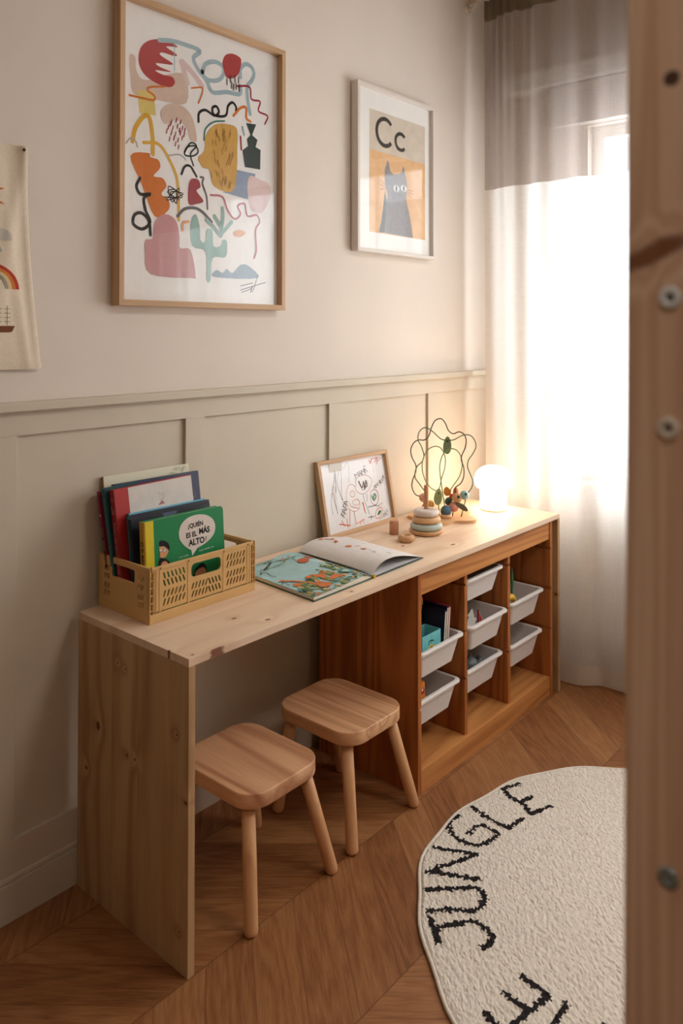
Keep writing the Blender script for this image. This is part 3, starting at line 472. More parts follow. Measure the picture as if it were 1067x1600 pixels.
M_white = flat('white satin', (238, 236, 230), 0.45, 0.4, 0.01)
M_bin = flat('white translucent plastic', (228, 220, 214), 0.4, 0.4, 0.01)
M_bind = M_bin
def floor_mat():
    m, k, b = new_mat('oak chevron floor')
    g = k.new('ShaderNodeNewGeometry').outputs['Position']
    sep = k.new('ShaderNodeSeparateXYZ'); k.l.new(g, sep.inputs[0])
    X, Y = sep.outputs[0], sep.outputs[1]
    y0 = k.math('ADD', Y, 0.46)
    pp = k.math('PINGPONG', y0, 0.335)
    u = k.math('MULTIPLY_ADD', pp, 0.839, X)
    un = k.math('DIVIDE', k.math('SUBTRACT', u, 0.315), 0.1337)
    fi = k.math('FLOOR', un); fr = k.math('FRACT', un)
    st = k.math('FLOOR', k.math('DIVIDE', y0, 0.335))
    cmb = k.new('ShaderNodeCombineXYZ'); k.l.new(fi, cmb.inputs[0]); k.l.new(st, cmb.inputs[1])
    wn = k.new('ShaderNodeTexWhiteNoise', noise_dimensions='2D'); k.l.new(cmb.outputs[0], wn.inputs['Vector'])
    rv = wn.outputs['Value']
    # grain coordinates: across the plank, along it, per plank offset
    gc = k.new('ShaderNodeCombineXYZ')
    k.l.new(u, gc.inputs[0]); k.l.new(k.math('MULTIPLY', pp, 0.10), gc.inputs[1]); k.l.new(k.math('MULTIPLY', rv, 23.0), gc.inputs[2])
    g1 = k.noise(gc.outputs[0], 210, 4, 0.7)
    gc2 = k.new('ShaderNodeCombineXYZ')
    k.l.new(u, gc2.inputs[0]); k.l.new(k.math('MULTIPLY', pp, 0.22), gc2.inputs[1]); k.l.new(k.math('MULTIPLY', rv, 31.0), gc2.inputs[2])
    g2 = k.noise(gc2.outputs[0], 9, 2, 0.5)
    ring = k.math('MULTIPLY_ADD', k.math('SINE', k.math('MULTIPLY', g2, 60)), 0.5, 0.5)
    f = k.math('ADD', k.math('MULTIPLY', g1, 0.75), k.math('MULTIPLY', ring, 0.14))
    f = k.math('ADD', f, k.math('MULTIPLY', k.math('SUBTRACT', rv, 0.5), 0.26))
    col = k.ramp(f, [(0.15, srgb(172, 122, 78)), (0.5, srgb(142, 92, 54)), (0.85, srgb(92, 52, 26))])
    e = k.math('ADD', k.math('LESS_THAN', fr, 0.018), k.math('LESS_THAN', pp, 0.0016))
    e = k.math('ADD', e, k.math('GREATER_THAN', pp, 0.3334))
    e = k.math('MINIMUM', e, 1.0)
    col = k.mix(k.math('MULTIPLY', e, 0.55), col, srgb(84, 50, 28))
    k.l.new(col, b.inputs['Base Color']); b.inputs['Roughness'].default_value = 0.42
    b.inputs['Specular IOR Level'].default_value = 0.35
    h = k.math('SUBTRACT', k.math('MULTIPLY', g1, 0.6), k.math('MULTIPLY', e, 0.8))
    k.l.new(k.bump(h, 0.25, 0.0015), b.inputs['Normal'])
    return m
def glass_mat(name='picture glass', refl=1.0):
    m, k, b = new_mat(name); k.n.remove(b)
    out = k.n['Material Output']
    tr = k.new('ShaderNodeBsdfTransparent'); gl = k.new('ShaderNodeBsdfGlossy'); gl.inputs['Roughness'].default_value = 0.0
    ge = k.new('ShaderNodeNewGeometry'); dt = k.new('ShaderNodeVectorMath', operation='DOT_PRODUCT')
    k.l.new(ge.outputs['Incoming'], dt.inputs[0]); k.l.new(ge.outputs['Normal'], dt.inputs[1])
    sch = k.math('POWER', k.math('SUBTRACT', 1.0, k.math('ABSOLUTE', dt.outputs['Value'])), 5.0)
    n = k.noise(k.new('ShaderNodeTexCoord').outputs['Object'], 2, 1)
    f = k.math('MULTIPLY', k.math('MULTIPLY_ADD', sch, 0.9, 0.07), k.math('MULTIPLY_ADD', n, 0.1, refl))
    mx = k.new('ShaderNodeMixShader'); k.l.new(f, mx.inputs[0]); k.l.new(tr.outputs[0], mx.inputs[1]); k.l.new(gl.outputs[0], mx.inputs[2])
    k.l.new(mx.outputs[0], out.inputs[0]); return m
M_glass = glass_mat(refl=1.0)
M_pane = glass_mat('window glass')
# ------------------------------------------------------------------ room shell
X0, X1, Y0, Z1 = -2.4, 2.10, -3.3, 2.86
mb = MB(); mb.box(X0, X1+.15, Y0, 0.15, -0.05, 0, floor_mat(), 0); struct(mb.build('floor'))
mb = MB(); mb.box(X0, X1+.15, Y0, 0.15, Z1, Z1+.05, M_ceil, 0); struct(mb.build('ceiling'))
mb = MB(); mb.box(X0, X1+.15, 0, 0.12, 0, Z1, M_wall, 0)
struct(mb.build('wall_left'))
mb = MB(); mb.box(X0-.1, X0, Y0, 0.12, 0, Z1, M_far, 0); struct(mb.build('wall_back'))
mb = MB(); mb.box(X0, X1+.15, Y0-.1, Y0, 0, Z1, M_far, 0); struct(mb.build('wall_right'))
# window wall with an opening
WY0, WY1, WZ0, WZ1 = -2.02, -0.44, 0.80, 2.235
mb = MB()
mb.box(X1, X1+.15, WY1, 0, 0, Z1, M_wall, 0); mb.box(X1, X1+.15, Y0, WY0, 0, Z1, M_wall, 0)
mb.box(X1, X1+.15, WY0, WY1, 0, WZ0, M_wall, 0); mb.box(X1, X1+.15, WY0, WY1, WZ1, Z1, M_wall, 0)
struct(mb.build('wall_window'))
win = bpy.data.objects.new('window_1', None); COL.objects.link(win); win.location = (X1, (WY0+WY1)/2, WZ0); struct(win)
mb = MB()
xa, xb = X1+.05, X1+.10
for (a, b_, c, d) in ((WY0, WY1, WZ0, WZ0+.05), (WY0, WY1, WZ1-.05, WZ1), (WY0, WY0+.05, WZ0+.05, WZ1-.05), (WY1-.05, WY1, WZ0+.05, WZ1-.05), (-1.26, -1.20, WZ0+.05, WZ1-.05), (-1.20, WY1-.05, 1.29, 1.33)):
    mb.box(xa, xb, a, b_, c, d, M_white, .004)
mb.build('window_frame', win)
for ya, yb in ((WY0+.05, -1.26), (-1.20, WY1-.05)):
    mb = MB(); mb.add([(X1+.072, yb, WZ0+.05), (X1+.072, ya, WZ0+.05), (X1+.072, ya, WZ1-.05), (X1+.072, yb, WZ1-.05)], [(0, 1, 2, 3)], M_pane)
    mb.build('window_pane', win)
mb = MB(); mb.box(X1-.05, X1+.05, WY0-.04, WY1+.03, WZ0-.025, WZ0, M_white, .003); mb.build('window_sill', win)
mb = MB(); mb.box(2.045, X1, -2.15, -0.277, WZ1+.004, 2.41, flat('roller box paint', (206, 196, 184), .6), .003)
mb.box(2.02, X1, -2.25, -0.075, 2.416, 2.49, M_white, .003); mb.build('shutter_box', win)
# wainscot of the long wall
pf, rf, cf = 0.0, -0.012, -0.030     # panel face, rail face, cap face
mb = MB(); mb.box(X0, X1, -0.002, 0.0, 0, 1.18, M_dado, 0)
mb.box(X0, X1, rf, 0, 1.123, 1.181, M_dado, .001)
mb.box(X0, X1, rf, 0, 0.09, 0.182, M_dado, .001)
for a, b_ in ((-1.95, -1.88), (-1.37, -1.30), (-0.79, -0.72), (-.222, -.155), (.339, .408), (.950, 1.017), (1.545, 1.612)):
    mb.box(a, b_, rf, 0, .182, 1.123, M_dado, .001)
struct(mb.build('trim_1'))
mb = MB(); mb.box(X0, X1, cf, 0, 1.181, 1.203, M_dado, .003); struct(mb.build('trim_2'))
mb = MB(); mb.box(X0, X1, -0.020, 0, 0, .088, M_dado, .001); mb.box(X0, X1, -0.016, 0, .088, .102, M_dado, .004); struct(mb.build('baseboard_left'))
mb = MB(); mb.box(X1-.018, X1, -3.3, -0.02, 0, .10, M_dado, .003); struct(mb.build('baseboard_window'))

# ------------------------------------------------------------------ curtain
def curtain_mat(name, col, transp, dif=0.35, slub=0.0):
    m, k, b = new_mat(name); k.n.remove(b); out = k.n['Material Output']
    g = k.new('ShaderNodeNewGeometry').outputs['Position']
    c = srgb(*col)
    wv = k.noise(k.vmath('MULTIPLY', g, (1, 14.0, 160.0)), 3, 3, 0.6)
    wv2 = k.noise(k.vmath('MULTIPLY', g, (1, 260.0, 4.0)), 3, 2, 0.6)
    tr = k.new('ShaderNodeBsdfTransparent')
    tl = k.new('ShaderNodeBsdfTranslucent'); df = k.new('ShaderNodeBsdfDiffuse')
    cc = k.mix(k.math('MULTIPLY', k.math('GREATER_THAN', wv, 0.66), slub), c, tuple(x*0.55 for x in c))
    k.l.new(cc, tl.inputs[0]); k.l.new(cc, df.inputs[0])
    m1 = k.new('ShaderNodeMixShader'); m1.inputs[0].default_value = dif
    k.l.new(tl.outputs[0], m1.inputs[1]); k.l.new(df.outputs[0], m1.inputs[2])
    m2 = k.new('ShaderNodeMixShader')
    f = k.math('MULTIPLY_ADD', k.math('SUBTRACT', k.math('ADD', wv, wv2), 1.0), -0.22, transp)
    f = k.math('MAXIMUM', f, 0.0)
    lw = k.new('ShaderNodeLayerWeight'); lw.inputs[0].default_value = 0.5
    f = k.math('MULTIPLY', f, k.math('SUBTRACT', 1.0, k.math('MULTIPLY', lw.outputs['Facing'], 0.75)))
    k.l.new(f, m2.inputs[0]); k.l.new(m1.outputs[0], m2.inputs[1]); k.l.new(tr.outputs[0], m2.inputs[2])
    k.l.new(m2.outputs[0], out.inputs[0]); return m
M_sheerW = curtain_mat('white sheer linen', (246, 242, 236), 0.17, .36)
M_sheerG = curtain_mat('grey sheer linen', (172, 158, 150), 0.46, 0.35, 0.3)
M_heading = curtain_mat('double grey linen heading', (120, 104, 86), 0.08, 0.5)
CY0, CY1 = -0.08, -2.42
def cx_at(y, z):
    t = (CY0-y)
    g = 1-min(1, max(0, (z-0.1)/2.6))          # 0 top, 1 bottom
    tight = math.exp(-((y+.20)/.11)**2)
    w1 = 0.010*math.sin(t*41)+0.007*math.sin(t*23+1.2)+0.005*math.sin(t*67+.4)
    w2 = 0.014*math.sin(t*13+.5)+0.006*math.sin(t*29)
    w3 = 0.010*math.sin(t*150)*tight*(z/2.7)**8
    hem = 0.02*g*g*math.sin(t*9+2)
    return 1.862+w1*(1-.55*g)+w2*g*.8+w3+hem*0.4
def curtain_part(name, z0, z1, m, nz, parent, dx=0.0):
    ny = 560; vs = []; fs = []
    for j in range(nz+1):
        z = z0+(z1-z0)*j/nz
        for i in range(ny+1):
            y = CY0+(CY1-CY0)*i/ny
            zz = z
            if z0 < .05 and j == 0: zz = z+0.006*(1+math.sin(y*17))
            vs.append((cx_at(y, z)+dx, y, zz))
    for j in range(nz):
        for i in range(ny):
            a = j*(ny+1)+i; fs.append((a, a+1, a+ny+2, a+ny+1))
    mb = MB(); mb.add(vs, fs, m, True); return mb.build(name, parent)
cur = thing('sheer_curtain', (1.862, -1.25, 0), 'floor-length sheer curtain, grey linen on top and white below, hanging across the window', 'curtain')
curtain_part('white_panel', 0.006, 1.975, M_sheerW, 60, cur)
curtain_part('grey_panel', 1.975, 2.700, M_sheerG, 24, cur)
curtain_part('heading', 2.700, 2.79, M_heading, 4, cur)
curtain_part('hem', 0.008, 0.085, curtain_mat('double white linen hem', (236, 226, 212), 0.05, 0.5), 3, cur, -0.0015)
t = thing('curtain_rod', (1.86, -0.012, 2.80), 'cream curtain rod in the upper corner carrying the sheer curtain', 'curtain rod')
mb = MB(); mb.tube([(1.862, -0.012, 2.802), (1.862, -2.46, 2.802)], .011, flat('cream enamel', (226, 212, 188), .4), 16); mb.build('rod', t)
mb = MB(); mb.tube([(1.862, -0.045, 2.802), (1.862, -0.05, 2.785), (1.862, -.03, 2.768), (1.862, 0, 2.768)], .006, flat('cream enamel', (226, 212, 188), .4), 10)
mb.tube([(1.862, 0, 2.768), (1.862, -.006, 2.768)], .02, flat('cream enamel', (226, 212, 188), .4), 20); mb.build('bracket', t)
# radiator behind the curtain
t = thing('radiator', (2.05, -1.1, 0.13), 'white sectional radiator under the window behind the sheer curtain', 'radiator')
for i in range(16):
    y = -0.31-0.098*i
    mb = MB(); mb.box(2.0, 2.07, y-.092, y, .14, .76, M_white, .01); mb.build('section', t)
mb = MB(); mb.tube([(2.035, -0.315, .2), (2.035, -0.27, .2), (2.035, -.25, .18), (2.035, -.25, 0)], .008, M_white, 10)
mb.tube([(2.035, -0.285, .2), (2.00, -.285, .2)], .014, M_white, 14); mb.build('valve', t)
for ya in (-1.8, -.5):
    mb = MB(); mb.box(2.07, 2.099, ya, ya+.03, .5, .6, M_white, .002); mb.build('wall_bracket', t)

# ------------------------------------------------------------------ desk
H = 0.6726; T = 0.018; LX = 1.7773; DF = -0.4598; DB = -0.024
t = thing('desk', (0.9, -0.24, 0), 'long low light-pine desk with knotty boards along the wall', 'desk')
mb = MB(); mb.box(0, LX, DF, DB, H-T, H, M_pine, .0012); mb.build('desktop', t)
mb = MB(); mb.box(0, T, DF, DB, 0, H-T, M_pineV_shade, .001); mb.build('side_panel', t)
mb = MB(); mb.box(LX-T, LX, DF, DB, 0, H-T, M_pineV_shade, .001); mb.build('side_panel', t)

# ------------------------------------------------------------------ storage unit
TX0, TX1 = 0.854, 1.734; TF, TB = -0.4493, -0.055; TT = 0.0175; TZ = H-T-0.004
M_groove = flat('groove shadowed wood', (150, 92, 50), .7)
st = thing('storage_unit', (1.29, -0.25, 0), 'amber pine storage frame with plastic bins, standing under the right half of the desk', 'storage unit')
def grooved(x0, x1, y0, y1, z0, z1, left, right, m):
    """upright board with bin grooves cut in its faces"""
    zs = [0.5495, 0.400, 0.2485]; g = .0045; dp = .006
    prof = [(x0, z0), (x1, z0)]
    if right:
        for z in sorted(zs): prof += [(x1, z-g), (x1-dp, z-g), (x1-dp, z+g), (x1, z+g)]
    prof += [(x1, z1), (x0, z1)]
    if left:
        for z in sorted(zs, reverse=True): prof += [(x0, z+g), (x0+dp, z+g), (x0+dp, z-g), (x0, z-g)]
    bm = holed(prof, [], y1-y0)
    mb = MB(); mb.bm(bm, m, False, basis((0, y1, 0), (1, 0, 0), (0, 0, 1))); return mb
grooved(TX0, TX0+TT, TF, TB, 0, TZ, False, True, M_trofV_shade).build('side_panel', st)
grooved(TX1-TT, TX1, TF, TB, 0, TZ, True, False, M_trofV_shade).build('side_panel', st)
grooved(1.134, 1.151, -.435, TB+.01, .068, TZ-.02, True, True, M_trofV_shade).build('divider', st)
grooved(1.417, 1.434, -.435, TB+.01, .068, TZ-.02, True, True, M_trofV_shade).build('divider', st)
mb = MB(); mb.box(TX0+TT, TX1-TT, TF+.004, TF+.022, .5839, TZ, M_trof, .0015); mb.build('front_rail', st)
mb = MB(); mb.box(TX0+TT, TX1-TT, TF+.002, TB, .050, .0673, M_trofY, .0015); mb.box(TX0+TT, TX1-TT, TF+.002, TF+.02, 0.0, .0505, M_trof, .001); mb.build('bottom_shelf', st)
mb = MB(); mb.box(TX0+TT, TX1-TT, TF+.02, TB, TZ-.018, TZ-.001, M_trof, .001); mb.build('top_board', st)
mb = MB(); mb.box(TX0+TT, TX1-TT, TB-.004, TB, .067, TZ-.02, M_trofV_shade, 0); mb.build('back_panel', st)
# bins
def rrect(x0, x1, y0, y1, r, z, n=5):
    out = []
    for cx, cy, a0 in ((x1-r, y1-r, 0), (x0+r, y1-r, 90), (x0+r, y0+r, 180), (x1-r, y0+r, 270)):
        for i in range(n+1):
            a = math.radians(a0+90*i/n); out.append((cx+r*math.cos(a), cy+r*math.sin(a), z))
    return out
def bin_obj(x0, x1, yf, zr, hgt, label):
    """tapered tub with a rolled rim; side rims run in the frame's grooves"""
    yb = yf+.372; t = thing('storage_bin', ((x0+x1)/2, (yf+yb)/2, zr-hgt), label, 'bin')
    L = []
    tp = .019
    seq = [(0.0, zr-.007, .020), (-.0, zr-.001, .020), (.002, zr+.0015, .02), (.012, zr+.0015, .016), (.0135, zr-.001, .016)]
    for ins, z, r in seq: L.append(rrect(x0+ins, x1-ins, yf+ins, yb-ins, r, z))
    L.append(rrect(x0+.016+tp, x1-.016-tp, yf+.016+tp*.6, yb-.03, .014, zr-hgt+.003))
    inner_floor = len(L)-1
    L.append(rrect(x0+.014+tp, x1-.014-tp, yf+.014+tp*.6, yb-.028, .014, zr-hgt))
    L.append(rrect(x0+.011, x1-.011, yf+.010, yb-.011, .016, zr-.006))
    L.append(rrect(x0+.003, x1-.003, yf+.003, yb-.003, .02, zr-.0085))
    n = len(L[0]); vs = [p for l in L for p in l]; fs = []
    for j in range(len(L)):
        if j == inner_floor: continue
        k2 = (j+1) % len(L)
        for i in range(n): fs.append((j*n+i, k2*n+i, k2*n+(i+1) % n, j*n+(i+1) % n))
    fs.append(tuple(inner_floor*n+i for i in range(n))); fs.append(tuple((inner_floor+1)*n+i for i in reversed(range(n))))
    tub = MB(); rim = MB()
    nr = 4
    # rim = first rings and last ring, tub = walls
    for j in range(len(L)):
        if j == inner_floor: continue
        k2 = (j+1) % len(L)
        q = [(j*n+i, k2*n+i, k2*n+(i+1) % n, j*n+(i+1) % n) for i in range(n)]
        tgt = tub if j in (4, 6) else rim
        vv = L[j]+L[k2]
        tgt.add(vv, [(i, n+i, n+(i+1) % n, (i+1) % n) for i in range(n)], M_bin, True)
    tub.add(L[inner_floor], [tuple(range(n))], M_bin); tub.add(L[inner_floor+1], [tuple(reversed(range(n)))], M_bin)
    tub.build('tub', t); rim.build('rim', t); return t
BINS = [
 (0.8745, 1.122, -.446, .404, .084, 'white plastic bin of the left column, upper one, packed with books and a teal box'),
 (0.8745, 1.117, -.436, .256, .084, 'white plastic bin of the left column, lowest in it, with an orange card inside'),
 (1.1545, 1.402, -.432, .5535, .078, 'white plastic bin of the middle column, topmost just under the rail'),
 (1.1545, 1.404, -.448, .405, .084, 'white plastic bin of the middle column, middle one, with a red tip sticking out'),
 (1.1545, 1.402, -.430, .255, .084, 'white plastic bin of the middle column, lowest one, filled with dark toys'),
 (1.4375, 1.690, -.442, .405, .084, 'white plastic bin of the right column, upper one, with a yellow and green toy'),
 (1.4375, 1.686, -.438, .254, .084, 'white plastic bin of the right column, lower one, looking empty')]
for b_ in BINS: bin_obj(*b_)
# things in the bins
def fb(z): return z-.084+.0045
mb = MB(); tl = flat('turquoise card', (120, 200, 204), .6)
def open_box(mb, x0, x1, y0, y1, z0, z1, m, t=.0015):
    mb.box(x0, x1, y0, y0+t, z0, z1, m, 0); mb.box(x0, x1, y1-t, y1, z0, z1, m, 0)
    mb.box(x0, x0+t, y0+t, y1-t, z0, z1, m, 0); mb.box(x1-t, x1, y0+t, y1-t, z0, z1, m, 0); mb.box(x0+t, x1-t, y0+t, y1-t, z0, z0+t, m, 0)
open_box(mb, .930, 1.030, -.412, -.350, fb(.404), .434, tl)
fy = -.4125
fwd = lambda u, v: (u, fy-.0003, v)
gm = flat('dark leaf green print', (46, 66, 40), .6)
mb.ribbon(smooth([(.978, .431), (.978, .402)], 4), .0012, gm, fwd)
mb.ribbon(smooth([(.961, .402), (.966, .412), (.978, .413), (.990, .409)], 5), .003, gm, fwd)
mb.poly([(.978+.016*math.cos(a*PI/8), .388+.012*math.sin(a*PI/8)) for a in range(16)], flat('sunflower yellow', (236, 190, 50), .6), fwd)
mb.poly([(.978+.010*math.cos(a*PI/8), .386+.008*math.sin(a*PI/8)) for a in range(16)], flat('sunflower brown', (70, 40, 24), .6), lambda u, v: (u, fy-.0006, v))
tag(rebase(mb.build('card_box'), (.98, -.381, fb(.404))), 'turquoise open card box with a sunflower print, in the upper left bin', 'box')
mb = MB(); og = flat('orange toy plastic', (222, 142, 60), .35, .5)
mb.lathe(1.012, -.312, [(.0, .3245), (.029, .3245), (.032, .34), (.032, .46), (.029, .468), (0, .47)], flat('milky toy plastic', (214, 204, 190), .4), 28)
mb.ball((1.012, -.312, .482), .036, og, (1.0, .95, .72)); mb.ball((1.038, -.325, .500), .014, og, (.8, .9, 1.5)); mb.ball((.992, -.325, .505), .014, og, (.8, .9, 1.3))
tag(rebase(mb.build('toy_bottle'), (1.012, -.312, .3245)), 'orange-capped milky toy bottle behind the turquoise box in the upper left bin', 'toy')
for i, (xx, colr, nm, lb, tz) in enumerate(((1.056, (28, 32, 52), 'picture_book', 'dark navy thin book standing in the upper left bin', .478), (1.067, (34, 34, 58), 'picture_book', 'second navy thin book, between another navy one and the crimson book in the bin', .487), (1.078, (170, 30, 56), 'picture_book', 'crimson thin book standing rightmost in the upper left bin', .486))):
    mb = MB(); mt = Matrix.Translation((xx, 0, .3285)) @ Matrix.Rotation(math.radians(6), 4, 'Y')
    cv = flat('bin book cover %d' % i, colr, .5)
    mb.box(-.005, .005, -.405, -.20, 0, tz-.328, cv, .001, mt)
    o = tag(rebase(mb.build(nm), (xx, -.25, .3285)), lb, 'book')
    mb = MB(); mb.box(-.0035, .0035, -.4055, -.4049, .003, tz-.331, flat('book paper', (226, 216, 196), .8), 0, Matrix.Translation((xx, 0, .3285)) @ Matrix.Rotation(math.radians(6), 4, 'Y'))
    mb.v = [tuple(Vector(v)-o.location) for v in mb.v]; pg = mb.build('pages'); pg.parent = o
mb = MB(); mb.box(.926, .955, -.404, -.34, fb(.256), .291, flat('orange playing card print', (220, 130, 50), .6), .001)
mb.poly([(.942+.009*math.cos(a*PI/8), .266+.010*math.sin(a*PI/8)) for a in range(16)], flat('red blob print', (176, 40, 30), .6), lambda u, v: (u, -.4044, v))
mb.poly([(.941+.004*math.cos(a*PI/8), .270+.004*math.sin(a*PI/8)) for a in range(16)], flat('white blob print', (236, 226, 210), .6), lambda u, v: (u, -.4047, v))
tag(rebase(mb.build('card_pack'), (.94, -.372, fb(.256))), 'orange card pack with a red shape standing in the lowest left bin', 'cards')
def slab(name, c, size, rot, col, label, cat, edge=None):
    mb = MB(); M = Matrix.Translation(c) @ Matrix.Rotation(rot[2], 4, 'Z') @ Matrix.Rotation(rot[1], 4, 'Y') @ Matrix.Rotation(rot[0], 4, 'X')
    a, b2, c2 = size
    mb.box(-a/2, a/2, -b2/2, b2/2, -c2/2, c2/2, flat(name+' body '+str(col), col, .45), .001, M)
    if edge: mb.box(-a/2-.001, a/2+.001, -b2/2-.0006, -b2/2+.002, -c2/2-.001, c2/2+.001, flat(name+' edge', edge, .5), .0005, M)
    return tag(rebase(mb.build(name), c), label, cat)
slab('picture_card', (1.228, -.390, .368), (.05, .006, .085), (0.15, .35, 0), (40, 84, 66), 'dark green card with a white edge leaning in the middle bin', 'card', (220, 216, 206))
slab('picture_card', (1.272, -.370, .372), (.055, .006, .085), (.1, -.5, 0), (46, 92, 76), 'second green card behind the dark one in the middle bin', 'card', (220, 216, 206))
mb = MB(); mb.add([(1.300, -.388, .33), (1.352, -.388, .33), (1.300, -.388, .415), (1.300, -.382, .33), (1.352, -.382, .33), (1.300, -.382, .415)], [(0, 1, 2), (5, 4, 3), (0, 3, 4, 1), (1, 4, 5, 2), (2, 5, 3, 0)], flat('red felt', (176, 40, 40), .7))
mb.ribbon([(1.302, .34), (1.3015, .411), (1.345, .340)], .0018, flat('white stitching', (232, 226, 214), .7), lambda u, v: (u, -.3884, v))
tag(rebase(mb.build('felt_pennant'), (1.325, -.385, .33)), 'red pointed felt pennant sticking out of the middle bin', 'pennant')
for i, (x, y, z, r, c, sc, lb) in enumerate(((1.225, -.372, .212, .030, (48, 52, 56), (1.1, 1, 1), 'dark grey toy lump, leftmost in the lowest middle bin'), (1.285, -.360, .222, .032, (112, 118, 124), (1, 1, 1.0), 'blue-grey rounded toy in the lowest middle bin'), (1.340, -.365, .214, .024, (96, 98, 100), (1.2, 1, .9), 'small grey toy, rightmost in the lowest middle bin'), (1.215, -.29, .215, .026, (196, 110, 50), (1, 1, 1), 'orange toy at the back left of the lowest middle bin'))):
    mb = MB(); M_ = flat('toy shade %d' % i, c, .35, .5)
    mb.ball((x, y, z), r, M_, sc); mb.tube(smooth([(x-.01, y, z+r*.6), (x-.004, y-.004, z+r*1.25), (x+.012, y, z+r*.7)], 5), .004, M_, 8)
    tag(rebase(mb.build('plastic_toy'), (x, y, z-r)), lb, 'toy')
mb = MB(); gy = flat('banana yellow plastic', (226, 176, 50), .4, .5)
arc = [(1.502+.035*math.cos(a), -.395, .368+.040*math.sin(a)) for a in [0.1+i*.25 for i in range(9)]]
mb.tube(arc, [.004+.009*math.sin(PI*(i+.6)/9.6) for i in range(9)], gy, 12)
tag(rebase(mb.build('toy_banana'), (1.502, -.395, .33)), 'yellow curved toy banana in the upper right bin', 'toy')
mb = MB(); mb.tube(smooth([(1.585, -.36, .335), (1.583, -.36, .42), (1.590, -.355, .485)], 6), [.004]*13, flat('green plastic', (54, 104, 62), .4), 8)
mb.ball((1.585, -.36, .44), .008, flat('green plastic', (54, 104, 62), .4), (1, .6, 5))
tag(rebase(mb.build('toy_leek'), (1.585, -.36, .33)), 'tall thin green toy stalk behind the banana in the upper right bin', 'toy')

# ------------------------------------------------------------------ stools
def superseat(hx, hy, z0, z1, r, bev=.006, n=9):
    lay = []
    def ring(ins, z, rr):
        out = []
        for cx, cy, a0 in ((hx-rr, hy-rr, 0), (-hx+rr, hy-rr, 90), (-hx+rr, -hy+rr, 180), (hx-rr, -hy+rr, 270)):
            for i in range(n+1):
                a = math.radians(a0+90*i/n); q = rr-ins
                out.append((cx+q*math.cos(a), cy+q*math.sin(a), z))
        return out
    for ins, z in ((bev, z0), (bev*.3, z0+bev*.3), (0, z0+bev), (0, z1-bev), (bev*.3, z1-bev*.3), (bev, z1)): lay.append(ring(ins, z, r))
    return lay
def make_stool(loc, rz, label, m):
    t = thing('stool', loc, label, 'stool', rotz=rz, local=True)
    hs = .296; th = .036
    lay = superseat(.128, .148, hs-th, hs, .062, .003); n = len(lay[0]); mb = MB()
    vs = [p for l in lay for p in l]; fs = []
    for j in range(len(lay)-1):
        for i in range(n): fs.append((j*n+i, j*n+(i+1) % n, (j+1)*n+(i+1) % n, (j+1)*n+i))
    fs.append(tuple(range(n-1, -1, -1))); fs.append(tuple((len(lay)-1)*n+i for i in range(n)))
    mb.add(vs, fs, m); s_ = mb.build('seat', t)
    for p in s_.data.polygons: p.use_smooth = len(p.vertices) == 4
    for sx in (-1, 1):
        for sy in (-1, 1):
            mb = MB(); a = Vector((sx*.094, sy*.104, hs-th+.002)); b2 = Vector((sx*.139+.005, sy*.140-.018, 0.0)); d = (b2-a)
            r = .0165; pts = [a, a+d*.5, a+d*.955, a+d*.985, b2+Vector((0, 0, 0))]
            mb.tube(pts, [r, r, r, r*.9, r*.62], M_leg, 20); o = mb.build('leg', t)
            for v in o.data.vertices: v.co.z = max(v.co.z, 0.0)
    return t
M_stool2 = wood('pale pink pine seat with bold heart grain', (232, 182, 140), (166, 102, 66), 'y', 6, 1, 0, 0.36, 0.6, 4, offs=2.1)
make_stool((.304, -.314, 0), math.radians(0), 'small pine stool nearer the desk side panel', M_stool2)
make_stool((.668, -.308, 0), math.radians(0), 'small pine stool beside the storage frame, farther under the desk', M_stool)

